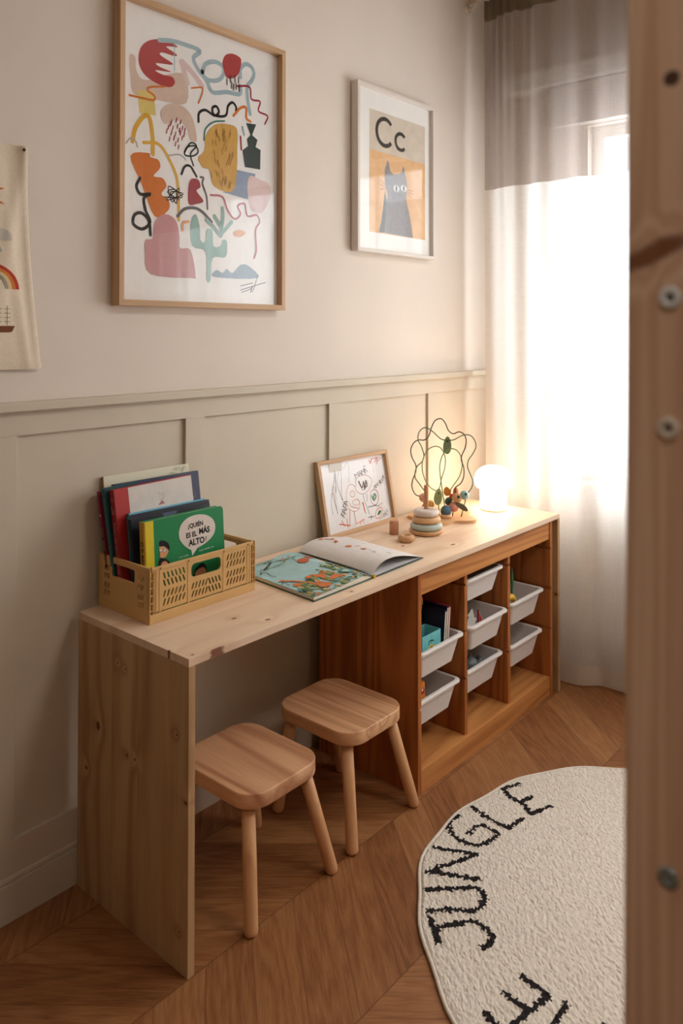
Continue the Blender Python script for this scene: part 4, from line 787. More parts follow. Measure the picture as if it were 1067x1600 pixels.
# ------------------------------------------------------------------ rug
M_rug = flat('cream cotton tufts', (226, 216, 202), .95, .05, .05, 120)
M_rugd = flat('black cotton tufts', (46, 42, 42), .95, .05, .1, 120)
def rug():
    cx, cy, R = .8665, -1.2305, .65
    st_ = .005; n = int(2*R/st_)+4
    rng = np.random.default_rng(5)
    gx = cx-R-.01+np.arange(n)*st_; gy_ = cy-R-.01+np.arange(n)*st_
    XX, YY = np.meshgrid(gx, gy_)
    XX = XX+rng.uniform(-.0012, .0012, XX.shape); YY = YY+rng.uniform(-.0012, .0012, YY.shape)
    ang = np.arctan2(YY-cy, XX-cx); rad = np.hypot(XX-cx, YY-cy)
    edge = R+.006*np.sin(ang*7+1)+.004*np.sin(ang*17)
    hh = .010+rng.uniform(-.0018, .0015, XX.shape)+.0018*np.sin(XX*9+YY*6)+0.0006*np.sin(rad*340+np.sin(ang*30)*1.5)
    hh = np.where(rad > edge-.012, hh*np.clip((edge-rad)/.012, 0, 1), hh); hh = np.maximum(hh, .0012)
    D = np.full(XX.shape, 9.0)
    for s in RUG_STROKES:
        P = [np.array(p) for p in smooth([(a, b2, 0) for a, b2 in s], 5)] if len(s) > 2 else [np.array((s[0][0], s[0][1], 0)), np.array((s[1][0], s[1][1], 0))]
        for a, b2 in zip(P[:-1], P[1:]):
            dx, dy = b2[0]-a[0], b2[1]-a[1]; LL = dx*dx+dy*dy+1e-12
            tt = np.clip(((XX-a[0])*dx+(YY-a[1])*dy)/LL, 0, 1)
            D = np.minimum(D, np.hypot(XX-a[0]-tt*dx, YY-a[1]-tt*dy))
    black = (D+rng.uniform(-.0035, .0035, D.shape)) < .0078
    hh = np.where(black, hh+.0015, hh)
    inside = rad < edge
    idx = -np.ones(XX.shape, int); idx[inside] = np.arange(inside.sum())
    vs = list(zip(XX[inside].tolist(), YY[inside].tolist(), hh[inside].tolist()))
    a = idx[:-1, :-1]; b2 = idx[:-1, 1:]; c = idx[1:, 1:]; d = idx[1:, :-1]
    ok = (a >= 0) & (b2 >= 0) & (c >= 0) & (d >= 0)
    F4 = np.stack([a[ok], b2[ok], c[ok], d[ok]], 1); bl = black[:-1, :-1][ok]
    me = bpy.data.meshes.new('round_rug'); me.from_pydata(vs, [], F4.tolist())
    me.materials.append(M_rug); me.materials.append(M_rugd)
    me.polygons.foreach_set('material_index', bl.astype(int)); me.update()
    o = bpy.data.objects.new('round_rug', me); COL.objects.link(o)
    rebase(o, (cx, cy, 0))
    tag(o, 'round cream tufted rug lettered JUNGLE in black, lying on the chevron floor', 'rug')
    mb = MB(); N_ = 140
    mb.tube([(cx+(R-.003+.006*math.sin(a*7+1)+.004*math.sin(a*17))*math.cos(a)-o.location.x, cy+(R-.003+.006*math.sin(a*7+1)+.004*math.sin(a*17))*math.sin(a)-o.location.y, .005) for a in [-PI+2*PI*i/N_ for i in range(N_)]], .0045, M_rug, 8, closed=True)
    b_ = mb.build('bound_edge'); b_.parent = o
rug()

# ------------------------------------------------------------------ framed poster
PC = dict(beige=(222, 196, 178), yellow=(230, 206, 124), red=(184, 62, 64), palepink=(230, 202, 198), skyblue=(168, 190, 198), orange=(216, 120, 44), darkred=(160, 44, 56), black=(34, 32, 34), yellow2=(228, 176, 66), grey=(176, 174, 172), darkgreen=(44, 62, 58), grey2=(96, 94, 98), gold=(216, 168, 84), gold2=(176, 128, 56), blueg=(150, 166, 190), teal=(70, 128, 116), rose=(190, 100, 110), pink=(206, 150, 152), paleteal=(150, 186, 178), peach=(236, 176, 130), bluegrey=(150, 168, 184), green=(40, 140, 80), orangered=(222, 92, 48), brown=(92, 60, 50))
def ink(n): return flat('print ink '+n, PC[n], .7, .2, .02, 60)
def frame_bars(t, x0, x1, z0, z1, yf, yb, wd, mv, mx, f=None):
    """four mitred bars; front at yf, back at yb"""
    for k in range(4):
        mb = MB()
        if k == 0: o, i = [(x0, z0), (x1, z0)], [(x0+wd, z0+wd), (x1-wd, z0+wd)]
        elif k == 1: o, i = [(x0, z1), (x1, z1)], [(x0+wd, z1-wd), (x1-wd, z1-wd)]
        elif k == 2: o, i = [(x0, z0), (x0, z1)], [(x0+wd, z0+wd), (x0+wd, z1-wd)]
        else: o, i = [(x1, z0), (x1, z1)], [(x1-wd, z0+wd), (x1-wd, z1-wd)]
        q = [o[0], o[1], i[1], i[0]]
        vs = [(a, yf, b_) for a, b_ in q]+[(a, yb, b_) for a, b_ in q]
        bm = bmesh.new(); vv = [bm.verts.new(v) for v in vs]
        for f_ in ((0, 1, 2, 3), (7, 6, 5, 4), (0, 4, 5, 1), (1, 5, 6, 2), (2, 6, 7, 3), (3, 7, 4, 0)): bm.faces.new([vv[j] for j in f_])
        bmesh.ops.recalc_face_normals(bm, faces=bm.faces[:])
        bmesh.ops.bevel(bm, geom=bm.edges[:], offset=.0008, segments=1, affect='EDGES')
        mb.bm(bm, mx if k < 2 else mv)
        if f: mb.v = [f(*v) for v in mb.v]
        mb.build('frame_bar', t)
PX0, PX1, PZ0, PZ1 = .103, .7135, 1.438, 2.268
t = thing('framed_poster', ((PX0+PX1)/2, 0, PZ0), 'large oak-framed poster of colourful abstract shapes, on the wall above the crate', 'picture')
frame_bars(t, PX0, PX1, PZ0, PZ1, -.036, -.001, .016, M_oak, M_oakx)
mb = MB(); mp = flat('poster paper', (248, 244, 240), .8, .2, .01, 40)
mb.box(PX0+.004, PX1-.004, -.0122, -.002, PZ0+.004, PZ1-.004, mp, 0)
lay = 0
for kind, cn, wd, pts in POSTER_ART:
    y = -.0124-lay*.00002; lay += 1; fm = lambda u, v, y=y: (u, y, v)
    if kind == 'P':
        P = smooth(pts, 4, True) if cn not in ('yellow', 'blueg', 'darkgreen') else pts
        mb.poly([tuple(p)[:2] for p in P], ink(cn), fm)
    else: mb.ribbon([tuple(p)[:2] for p in smooth(pts, 5)] if len(pts) > 2 else pts, wd, ink(cn), fm)
mb.build('print', t)
mb = MB(); mb.add([(PX0+.014, -.017, PZ0+.014), (PX1-.014, -.017, PZ0+.014), (PX1-.014, -.017, PZ1-.014), (PX0+.014, -.017, PZ1-.014)], [(0, 1, 2, 3)], M_glass); mb.build('glass_pane', t)

# framed letter print
CX0, CX1, CZ0, CZ1 = 1.075, 1.560, 1.658, 2.268
t = thing('framed_print', ((CX0+CX1)/2, 0, CZ0), 'white-framed alphabet print reading Cc with a grey cat, on the wall near the curtain', 'picture')
Mwf = flat('white frame lacquer', (226, 216, 206), .45, .4, .01)
frame_bars(t, CX0, CX1, CZ0, CZ1, -.036, -.004, .013, Mwf, Mwf)
mb = MB(); mb.box(CX0+.004, CX1-.004, -.0195, -.005, CZ0+.004, CZ1-.004, flat('mount card', (250, 246, 240), .8, .1, .01), 0)
def q(y): return lambda u, v: (u, y, v)
mb.poly([(1.160, 2.185), (1.512, 2.185), (1.512, 1.734), (1.160, 1.734)], flat('print cream ground', (222, 208, 190), .8), q(-.0198))
mb.poly([(1.160, 2.036), (1.512, 2.036), (1.512, 1.734), (1.160, 1.734)], flat('print apricot ground', (238, 190, 138), .8), q(-.0200))
mb.poly([tuple(p)[:2] for p in smooth(CAT[11:]+CAT[:11], 3)], flat('cat grey print', (148, 142, 142), .8, .2, .08, 90), q(-.0202))
mb.poly([(1.222, 1.736), (1.250, 1.739), (1.262, 1.86), (1.252, 1.90)], flat('cat shadow grey print', (112, 112, 116), .8), q(-.0203))
for l in CAT_WH: mb.ribbon(l, .0014, ink('grey2'), q(-.0204))
for u, v in ((1.369, 1.920), (1.322, 1.913)):
    mb.poly([(u+.019*math.cos(a*PI/10), v+.013*math.sin(a*PI/10)) for a in range(20)], flat('eye white', (238, 236, 230), .6), q(-.0205))
    mb.poly([(u+.006*math.cos(a*PI/8), v+.012*math.sin(a*PI/8)) for a in range(16)], ink('grey2'), q(-.0206))
mb.poly([(1.337, 1.893), (1.351, 1.893), (1.344, 1.884)], ink('grey2'), q(-.0205))
Ml = flat('letter ink brown black', (52, 44, 36), .7)
def letterC(cx, cz, rx, rz, wd):
    P = [(cx+rx*math.cos(a), cz+rz*math.sin(a)) for a in [math.radians(42+276*i/26) for i in range(27)]]
    vs = []; fs = []
    for i, p in enumerate(P):
        a = math.radians(42+276*i/26)
        for s in (-.5, .5): vs.append((cx+(rx+s*wd)*math.cos(a), -.0207, cz+(rz+s*wd)*math.sin(a)))
    for i in range(26): fs.append((2*i, 2*i+1, 2*i+3, 2*i+2))
    mb.add(vs, fs, Ml)
letterC(1.252, 2.113, .050, .050, .0155); letterC(1.350, 2.095, .033, .031, .0135)
mb.build('print', t)
mb = MB(); mb.add([(CX0+.011, -.024, CZ0+.011), (CX1-.011, -.024, CZ0+.011), (CX1-.011, -.024, CZ1-.011), (CX0+.011, -.024, CZ1-.011)], [(0, 1, 2, 3)], M_glass); mb.build('glass_pane', t)

# canvas banner at the left edge
t = thing('canvas_banner', (-.30, 0, 1.28), 'cream canvas wall banner with sun, rainbow and ship prints, at the left edge', 'banner')
Mcv = flat('cream canvas cloth', (238, 222, 200), .9, .1, .03, 200, .05)
mb = MB(); vs = []; fs = []; nu, nv = 60, 60
def ban(u, v):
    """u 0..1 left to right, v 0..1 bottom to top"""
    z = 1.280+.532*v; xr = -.0965-.040*v**1.0-.006*math.sin(v*PI); xl = -.52
    x = xl+(xr-xl)*u
    y = -.008-.004*math.sin(u*9+v*3)-.006*math.exp(-((u-(.70+.30*v))/.05)**2)*(.3+.7*v)-.004*math.exp(-((u-.98)/.02)**2)-.004*math.exp(-((u-.93+.1*v)/.03)**2)*(1-v)
    return (x, y, z)
for j in range(nv+1):
    for i in range(nu+1): vs.append(ban(i/nu, j/nv))
for j in range(nv):
    for i in range(nu): a = j*(nu+1)+i; fs.append((a, a+1, a+nu+2, a+nu+1))
mb.add(vs, fs, Mcv, True)
def onb(x, z, lift=.0008):
    v = (z-1.280)/.532; xr = -.0965-.040*v-.006*math.sin(v*PI); u = (x+.52)/(xr+.52)
    b_ = ban(u, v); return (x, b_[1]-lift, z)
def bpoly(pts, m, lift=.0016):
    mb.add([onb(*p, lift) for p in pts], [tuple(range(len(pts)))], m)
def bstrip(x0, x1, lo, hi, m, lift=.0016, n=24):
    vs = []
    for i in range(n+1):
        x = x0+(x1-x0)*i/n; vs += [onb(x, lo(x), lift), onb(x, hi(x), lift)]
    mb.add(vs, [(2*i, 2*i+2, 2*i+3, 2*i+1) for i in range(n)], m)
osun = flat('sun orange print', (206, 112, 50), .8)
for k in range(14):
    a = 2*PI*k/14+.22; c_ = (-.27, 1.687); r1, r2 = .052, .084
    bpoly([(c_[0]+r1*math.cos(a-.13), c_[1]+r1*math.sin(a-.13)), (c_[0]+r2*math.cos(a), c_[1]+r2*math.sin(a)), (c_[0]+r1*math.cos(a+.13), c_[1]+r1*math.sin(a+.13))], osun)
bpoly([(-.27+.042*math.cos(2*PI*k/24), 1.687+.042*math.sin(2*PI*k/24)) for k in range(24)], osun)
bstrip(-.30, -.1707, lambda x: 1.583, lambda x: 1.583+.027*max(0, 1-((x+.197)/.0263)**2)**.5+(.040*max(0, 1-((x+.245)/.035)**2)**.5 if x < -.21 else 0), flat('cloud grey print', (206, 200, 186), .8))
for k, xx in enumerate((-.20, -.222, -.245)): bpoly([(xx, 1.568), (xx+.004, 1.558), (xx, 1.553), (xx-.004, 1.558)], flat('drop grey print', (186, 184, 174), .8))
for k, (r_, cn) in enumerate(((.078, (186, 62, 40)), (.069, (214, 132, 60)), (.060, (226, 196, 150)), (.052, (166, 160, 142)))):
    pts = [(-.236+(r_)*math.cos(PI*i/20), 1.469+r_*.75*math.sin(PI*i/20)) for i in range(21)]
    vs = []; fs = []
    for i in range(21):
        for d in (-.0045, .0045): vs.append(onb(-.236+(r_+d)*math.cos(PI*i/20), 1.469+(r_+d)*.75*math.sin(PI*i/20), .001))
    for i in range(20): fs.append((2*i, 2*i+1, 2*i+3, 2*i+2))
    mb.add(vs, fs, flat('rainbow band %d' % k, cn, .8))
bstrip(-.30, -.1645, lambda x: max(1.3676, 1.3676+(x+.1712)*2.1), lambda x: 1.3825, flat('ship brown print', (122, 72, 40), .8))
bk = flat('ship line print', (70, 54, 44), .8)
for xx in (-.183, -.205, -.228, -.25):
    bpoly([(xx-.0006, 1.384), (xx+.0006, 1.384), (xx+.0006, 1.43), (xx-.0006, 1.43)], bk)
    for zz in (1.392, 1.402, 1.412, 1.422):
        bpoly([(xx-.008, zz), (xx+.008, zz), (xx+.008, zz+.0009), (xx-.008, zz+.0009)], bk)
for i in range(36):      # whip stitches along the lower and right edges
    x = -.51+i*.0117; mb.ribbon([(x, 1.284), (x+.006, 1.292)], .0018, flat('cream stitch', (238, 226, 208), .9), lambda a, b_: onb(a, b_, .0012))
for i in range(30):
    v = i/30; xr = -.0965-.040*v-.006*math.sin(v*PI); z = 1.284+.515*v
    mb.ribbon([(xr-.007, z), (xr-.002, z+.008)], .0018, flat('cream stitch', (238, 226, 208), .9), lambda a, b_: onb(a, b_, .0012))
mb.build('cloth', t)
mb = MB(); mb.lathe(0, 0, [(0.0, 0), (.003, 0), (.004, .002), (.003, .004), (0, .0045)], flat('dark nail', (70, 56, 44), .4, .5, 0, 30, 0, .6), 12, Matrix.Translation((-.1455, -.014, 1.802)) @ Matrix.Rotation(PI/2, 4, 'X')); mb.build('nail', t)
# ------------------------------------------------------------------ crate
CRX0, CRX1, CRY0, CRY1 = .060, .399, -.236, -.016; CRH = .1325
M_cr = flat('mustard crate plastic', (214, 172, 112), .45, .4, .01)
t = thing('folding_crate', ((CRX0+CRX1)/2, (CRY0+CRY1)/2, H), 'mustard plastic folding crate full of books, on the left end of the desk', 'crate')
def slot(cx, cz, h, w, sl):
    """slanted rounded slot as a polygon"""
    pts = []
    for sgn in (1, -1):
        for k in range(5):
            a = PI*k/4; pts.append((sgn*w/2*math.cos(a), sgn*(h/2-w/2)+sgn*w/2*math.sin(a)))
    return [(cx+x+z*sl, cz+z) for x, z in pts]
def rslot(x0, x1, z0, z1, r):
    return [(p[0], p[1]) for p in rrect(x0, x1, z0, z1, r, 0, 4)]
def long_side(y, out, name):
    W = CRX1-CRX0; th = .004; z0 = .026; z1 = CRH-.004
    holes = []
    x = .032
    secs = ((.036, .108), (.122, .222), (.236, .305))
    for si, (a, b_) in enumerate(secs):
        nn = 6 if si != 1 else 9
        for row, zc in enumerate((.044, .064, .090, .108)):
            if si == 1 and row >= 2: continue
            zc = zc if si != 1 else (.042, .062)[row]
            for i in range(nn):
                sl = .35 if (row < 2 or si == 2) else -.35
                if si == 1: sl = .35 if i < 5 else -.35
                if si == 2: sl = .35
                holes.append(slot(a+.007+(b_-a-.014)*i/(nn-1), zc, .0170, .0054, sl))
    holes.append(rslot(.124, .220, .083, .117, .012))
    bm = holed([(.014, z0), (W-.014, z0), (W-.014, z1), (.014, z1)], holes, th)
    mb = MB()
    mb.bm(bm, M_cr, False, basis((CRX0, y+(th/2+.003 if out < 0 else -.003+th/2), H), (1, 0, 0), (0, 0, 1)))
    yo = y if out < 0 else y-.007; yi = y+.007 if out < 0 else y
    for xr in (.030, .115, .229, .312): mb.box(CRX0+xr-.003, CRX0+xr+.003, min(yo, yi), max(yo, yi), H+.024, H+CRH-.002, M_cr, .0008)
    mb.box(CRX0+.006, CRX1-.006, min(yo, yi)-.0, max(yo, yi)+.0, H+CRH-.009, H+CRH, M_cr, .0015)
    return mb.build(name, t)
long_side(CRY0, -1, 'long_wall'); long_side(CRY1, 1, 'long_wall')
def short_side(x, out, name):
    W = CRY1-CRY0; th = .004
    holes = []
    for a in (.030, W-.046):
        for row, zc in enumerate((.040, .058, .082, .102)):
            for i in range(3): holes.append(slot(a+.0085*i, zc, .0155, .0056, .3 if row < 4 else -.3))
    holes.append(rslot(.062, W-.062, .086, .118, .006))
    bm = holed([(.006, .018), (W-.006, .018), (W-.006, CRH-.003), (.006, CRH-.003)], holes, th)
    mb = MB()
    # local x runs from the back wall to the front
    xx = x+.004 if out < 0 else x-.008
    mb.bm(bm, M_cr, False, basis((xx, CRY1, H), (0, -1, 0), (0, 0, 1)))
    x0, x1 = (x+.001, x+.008) if out < 0 else (x-.008, x-.001)
    mb.box(x0, x1, CRY0+.008, CRY1-.008, H+CRH-.008, H+CRH, M_cr, .0015)
    mb.box(x0, x1, CRY0+.06, CRY1-.06, H+.0175, H+.020, M_cr, .0005)
    return mb.build(name, t)
short_side(CRX0, -1, 'short_wall'); short_side(CRX1, 1, 'short_wall')
mb = MB()
mb.box(CRX0, CRX1, CRY0, CRY0+.006, H, H+.023, M_cr, .0015); mb.box(CRX0, CRX1, CRY1-.006, CRY1, H, H+.023, M_cr, .0015)
mb.box(CRX0, CRX0+.006, CRY0+.006, CRY1-.006, H, H+.018, M_cr, .001); mb.box(CRX1-.006, CRX1, CRY0+.006, CRY1-.006, H, H+.018, M_cr, .001)
mb.box(CRX0+.004, CRX1-.004, CRY0+.004, CRY1-.004, H+.002, H+.006, M_cr, 0); mb.build('base_tray', t)
for cxx, cyy in ((CRX0, CRY0), (CRX1-.020, CRY0), (CRX0, CRY1-.008), (CRX1-.020, CRY1-.008)):
    mb = MB(); 
    for xa in (0, .010, .018): mb.box(cxx+xa, cxx+xa+.002, cyy, cyy+.008, H+.022, H+CRH, M_cr, .0005)
    for za in (.03, .048, .066, .084, .102, .120): mb.box(cxx, cxx+.020, cyy+.001, cyy+.007, H+za, H+za+.002, M_cr, .0004)
    mb.box(cxx+.006, cxx+.012, cyy+.001, cyy+.006, H+CRH-.002, H+CRH+.0035, M_cr, .001)
    mb.build('corner_latch', t)

# ------------------------------------------------------------------ books in the crate
M_pages = flat('book pages', (232, 222, 202), .85, .1, .03, 300)
TIL = 0.0; LEAN = math.radians(-8.5)
def book(name, x0, y0, wd, th, ht, cover, label, spine=None, round_=.0, deco=None, til=TIL, yt=LEAN, lift=.0):
    """upright book: spine to the left (-x), front cover towards -y. local: x along cover, y thickness, z height"""
    t = thing(name, (x0, y0, H+.0065+lift), label, 'book', local=True)
    t.rotation_euler = (yt, til, 0)
    cv = flat(name+' cover '+label[:20], cover, .42, .4, .01); sp = flat(name+' spine '+label[:20], spine, .42, .4, .01) if spine else cv
    ct = .0018
    mb = MB()
    def cov(yy):
        if round_:
            pts = [(.001, 0), (wd-round_, 0)]+[(wd-round_+round_*math.sin(a*PI/12), round_-round_*math.cos(a*PI/12)) for a in range(1, 7)]+[(wd-round_+round_*math.cos(a*PI/12), ht-round_+round_*math.sin(a*PI/12)) for a in range(0, 7)]+[(.001, ht)]
            bm = holed(pts, [], ct); mb.bm(bm, cv, False, basis((0, yy+ct, 0), (1, 0, 0), (0, 0, 1)))
        else: mb.box(.0, wd, yy, yy+ct, 0, ht, cv, .0005)
    cov(0); cov(th-ct)
    mb.build('cover', t)
    mb = MB(); mb.box(-.0018, .0006, .0002, th-.0002, 0, ht, sp, .0012)
    SP = lambda yy, zz, off=-.0021: (off, yy, zz)
    if deco and deco.get('spine'): deco['spine'](mb, SP, th, ht)
    mb.build('spine', t)
    mb = MB(); mb.box(.001, wd-.004, ct, th-ct, .003, ht-.003, M_pages, 0); mb.build('pages', t)
    if deco and deco.get('front'):
        mb = MB(); deco['front'](mb, lambda u, v, d=.0004: (u, -d, v), wd, ht); mb.build('cover_print', t)
    return t
def spine_text(body, size, m, z, yoff=.5):
    def f(mb, SP, th, ht):
        M_ = basis((-.0022, th*yoff, z), (0, 0, -1), (0, -1, 0)); put_text(mb, body, size, m, M_, align='LEFT')
    return f
Mink = ink('black'); Mcream = flat('cream print ink', (236, 226, 204), .6)
# green picture book, front-most
def green_front(mb, f, wd, ht):
    def g(pts):      # measured cover positions -> cover coordinates
        return [((x-.0652-.073*(.9099-z))*1.015, ht-(.9099-.026*(x-.0652)-z)) for x, z in pts]
    yl = flat('yellow book strip', (226, 202, 50), .42)
    mb.poly([(.001, .0005), (.0255, .0005), (.0255, ht-.0005), (.001, ht-.0005)], yl, lambda u, v: f(u, v, .0003))
    cr = flat('speech bubble cream', (226, 214, 204), .6)
    mb.poly([tuple(p)[:2] for p in smooth(g([(.1687, .8628), (.1754, .881), (.1944, .8939), (.2249, .8967), (.2562, .8896), (.2794, .873), (.2869, .8512), (.2796, .8323), (.2565, .8189), (.228, .8115)]), 5)]+g([(.2128, .7958), (.209, .8115)])+[tuple(p)[:2] for p in smooth(g([(.205, .813), (.1879, .8263), (.1729, .8446), (.1690, .8600)]), 4)], cr, lambda u, v: f(u, v, .0006))
    for body, sz, (x, z), off in (('¿QUIÉN', .0160, (.2215, .8715), .0005), ('ES EL ', .0172, (.2105, .8490), .0006), ('MÁS', .0205, (.2500, .8515), .0008), ('ALTO', .0215, (.2260, .8285), .0008), ('?', .0165, (.2560, .8290), .0003)):
        (u, v), = g([(x, z)])
        put_text(mb, body, sz, Mink, basis(f(u, v, .0009), (1, 0, 0), (0, 0, 1)) @ Matrix.Scale(.92, 4, (1, 0, 0)), offset=off)
    sk = flat('skin print', (226, 160, 110), .6)
    ly = [0]
    def P(pts, m, k=3):
        ly[0] += 1; d = .0006+ly[0]*.00003
        mb.poly([tuple(p)[:2] for p in (smooth(g(pts), k, True) if k else g(pts))], m, lambda u, v: f(u, v, d))
    P([(.1118, .8441), (.1331, .8365), (.1400, .8300), (.1371, .8218), (.1319, .8143), (.1228, .811), (.115, .8137), (.1119, .8313)], sk)
    P([(.111, .8548), (.1226, .8542), (.1357, .8456), (.1415, .8337), (.1395, .8253), (.1331, .8330), (.1226, .8405), (.1112, .8420)], Mink)
    P([(.1118, .8117), (.1306, .8082), (.1438, .7946), (.1465, .7781), (.1127, .7783)], Mink)
    P([(.118, .800), (.128, .803), (.136, .797), (.134, .785), (.118, .785)], sk)
    for cx_, cz_ in ((.1150, .8325), (.1270, .8290)):
        P([(cx_+.0052*math.cos(a*PI/6), cz_+.0045*math.sin(a*PI/6)) for a in range(12)], Mink, 0)
        P([(cx_+.0042*math.cos(a*PI/6), cz_+.0036*math.sin(a*PI/6)) for a in range(12)], flat('lens white', (236, 236, 226), .6), 0)
        P([(cx_+.0010*math.cos(a*PI/4), cz_+.0012*math.sin(a*PI/4)) for a in range(8)], Mink, 0)
    P([(.2175, .7480), (.2222, .7600), (.2311, .7664), (.2424, .7705), (.2539, .7655), (.2597, .7487), (.257, .735), (.22, .735)], Mink)
    P([(.2222, .7500), (.2312, .7570), (.2482, .7590), (.2580, .7480), (.2540, .7304), (.2258, .7361)], flat('tan skin print', (178, 122, 84), .6))
    wk = flat('white small print', (226, 232, 220), .6)
    for xa, xb, zz in ((.170, .199, .7985), (.2355, .281, .8010)):
        x = xa; r_ = random.Random(3)
        while x < xb:
            hgt = .0022; mb.poly(g([(x, zz), (x+.0009, zz), (x+.0009, zz+hgt*2), (x, zz+hgt*2)]), wk, lambda u, v: f(u, v, .0008))
            mb.poly(g([(x, zz+r_.choice([0, .0018, .0036])), (x+.0022, zz+.0018), (x+.0022, zz+.0026), (x, zz+.0026)]), wk, lambda u, v: f(u, v, .0008)); x += r_.choice([.0032, .0034, .0050])
def green_spine(mb, SP, th, ht):
    M_ = basis((-.0022, th*.5, .175), (0, 0, -1), (0, -1, 0))
    put_text(mb, 'ES EL MÁS ALTO?', .0125, Mink, M_, align='LEFT', offset=.0003)
    mb.ribbon([(th*.5, ht-.020), (th*.5, ht-.052)], .0012, flat('spine gold mark', (150, 110, 30), .6), SP)
book('picture_book', .0856, -.192, .2500, .020, .2234, (22, 130, 74), 'green board book titled ¿Quién es el más alto?, front-most in the crate', (206, 160, 50), .012, dict(front=green_front, spine=green_spine), yt=math.radians(-4))
# two black books
book('picture_book', .081, -.160, .2507, .011, .2252, (34, 34, 46), 'black-covered book directly behind the green board book', (24, 28, 34), 0, dict(front=lambda mb, f, wd, ht: mb.poly([(.10, ht-.018), (.135, ht-.018), (.140, ht-.0005), (.095, ht-.0005)], flat('slate print patch', (92, 96, 124), .5), f)))
book('picture_book', .0848, -.147, .2562, .010, .2320, (30, 30, 40), 'second black book, between the slimmer black book and the light blue one', (32, 120, 130))
book('picture_book', .093, -.135, .2445, .009, .2335, (106, 178, 204), 'thin book with a light blue cover edge, behind the black books', (30, 96, 60), 0, dict(spine=lambda mb, SP, th, ht: mb.ribbon([(th*.6, .01), (th*.6, ht-.004)], .0022, flat('ochre spine stripe', (196, 146, 60), .5), SP)))
def white_front(mb, f, wd, ht):
    wc = flat('white cover paper', (222, 214, 206), .6)
    mb.poly([(.040, .001), (wd-.001, .001), (wd-.001, ht-.001), (.040, ht-.001)], wc, f)
    g2 = flat('small grey print', (150, 144, 142), .6); r2 = flat('small rose print', (176, 120, 116), .6)
    bx, bz = .138, ht-.045
    for l in ([(-.010, .018), (-.004, .012), (.010, .013)], [(-.004, .012), (-.006, .006), (.010, .010), (.002, .0)], [(-.006, -.002), (.004, -.001), (.010, .004)]):
        mb.ribbon([(bx+a, bz+c_) for a, c_ in l], .0010, g2, lambda u, v: f(u, v, .0006))
    mb.poly([(bx-.012, bz-.016), (bx+.010, bz-.015), (bx+.001, bz-.004)], r2, lambda u, v: f(u, v, .0006))
    put_text(mb, 'Los Libros', .0085, flat('caption grey print', (120, 108, 104), .6), basis(f(bx+.002, bz-.029, .0006), (1, 0, 0), (0, 0, 1)), shear=.1)
def red_spine(mb, SP, th, ht):
    M_ = basis((-.0022, th*.5, ht-.078), (0, 0, -1), (0, -1, 0)); put_text(mb, 'Atlas de los lugares', .0165, flat('pink foil', (214, 130, 124), .5), M_, align='LEFT', shear=.15)
    fo = flat('pale foil', (226, 196, 180), .5)
    mb.ribbon(smooth([(th*.62, ht-.040), (th*.78, ht-.044), (th*.72, ht-.056), (th*.45, ht-.060), (th*.35, ht-.052), (th*.5, ht-.048)], 5), .0016, fo, SP)
    mb.ribbon([(th*.75, ht-.022), (th*.30, ht-.022)], .001, fo, SP); mb.ribbon([(th*.75, ht-.028), (th*.30, ht-.028)], .001, fo, SP)
book('picture_book', .069, -.124, .2419, .020, .2960, (178, 46, 42), 'red-spined book with a plain white front cover, in the middle of the crate', (150, 34, 40), 0, dict(front=white_front, spine=red_spine), til=math.radians(-1.3))
def marks(m, n, step, w1=.4):
    def fn(mb, SP, th, ht):
        r_ = random.Random(n)
        for i in range(n):
            z = ht-.028-i*step; mb.ribbon([(th*(.5-w1/2), z), (th*(.5+w1/2), z+r_.uniform(-.002, .002))], .0011, m, SP)
            mb.ribbon([(th*(.5+r_.choice([-w1/2, 0, w1/2])), z), (th*.5, z-step*.5)], .0009, m, SP)
    return fn
book('picture_book', .0675, -.101, .095, .015, .2990, (20, 66, 72), 'dark teal book standing behind the red one, spine lettered in pale green', (18, 84, 86), 0, dict(spine=marks(flat('pale green foil', (110, 176, 160), .5), 26, .0068)), til=math.radians(-3.2))
def pink_sp(mb, SP, th, ht):
    mb.poly([(0.0012, .01), (th-.0012, .01), (th-.0012, ht-.085), (.0012, ht-.085)], flat('dark spine block', (60, 44, 40), .6), SP)
    for k in range(5): 
        z = ht-.09-k*.034; mb.ribbon([(.002, z), (th-.002, z), (th-.002, z-.024), (.002, z-.024), (.002, z)], .0012, flat('gold spine line', (200, 172, 110), .5), lambda a, b_: SP(a, b_, -.0024))
    mb.ribbon([(.002, ht-.062), (th-.002, ht-.058)], .003, Mcream, SP)
book('picture_book', .0670, -.071, .060, .009, .2870, (150, 44, 76), 'magenta-topped thin book, leftmost in the crate', (150, 40, 74), 0, dict(spine=pink_sp), til=math.radians(-3.0))
def navy_front(mb, f, wd, ht):
    mb.tube([f(.098+.010*math.cos(a), ht-.028+.012*math.sin(a), .0008) for a in [.3+i*.3 for i in range(10)]], .0015, Mcream, 6)
    mb.tube([f(wd-.025+.006*math.cos(a), ht-.062+.010*math.sin(a), .0006) for a in [-1.6+i*.3 for i in range(10)]], .0008, flat('pale line print', (176, 180, 196), .5), 6)
    pass
book('picture_book', .0891, -.085, .2719, .012, .3012, (58, 60, 84), 'large navy book behind the white-covered one', (40, 40, 44), 0, dict(front=navy_front, spine=lambda mb, SP, th, ht: mb.ribbon([(th*.5, .01), (th*.5, ht-.002)], .004, flat('olive spine stripe', (150, 134, 50), .5), SP)))
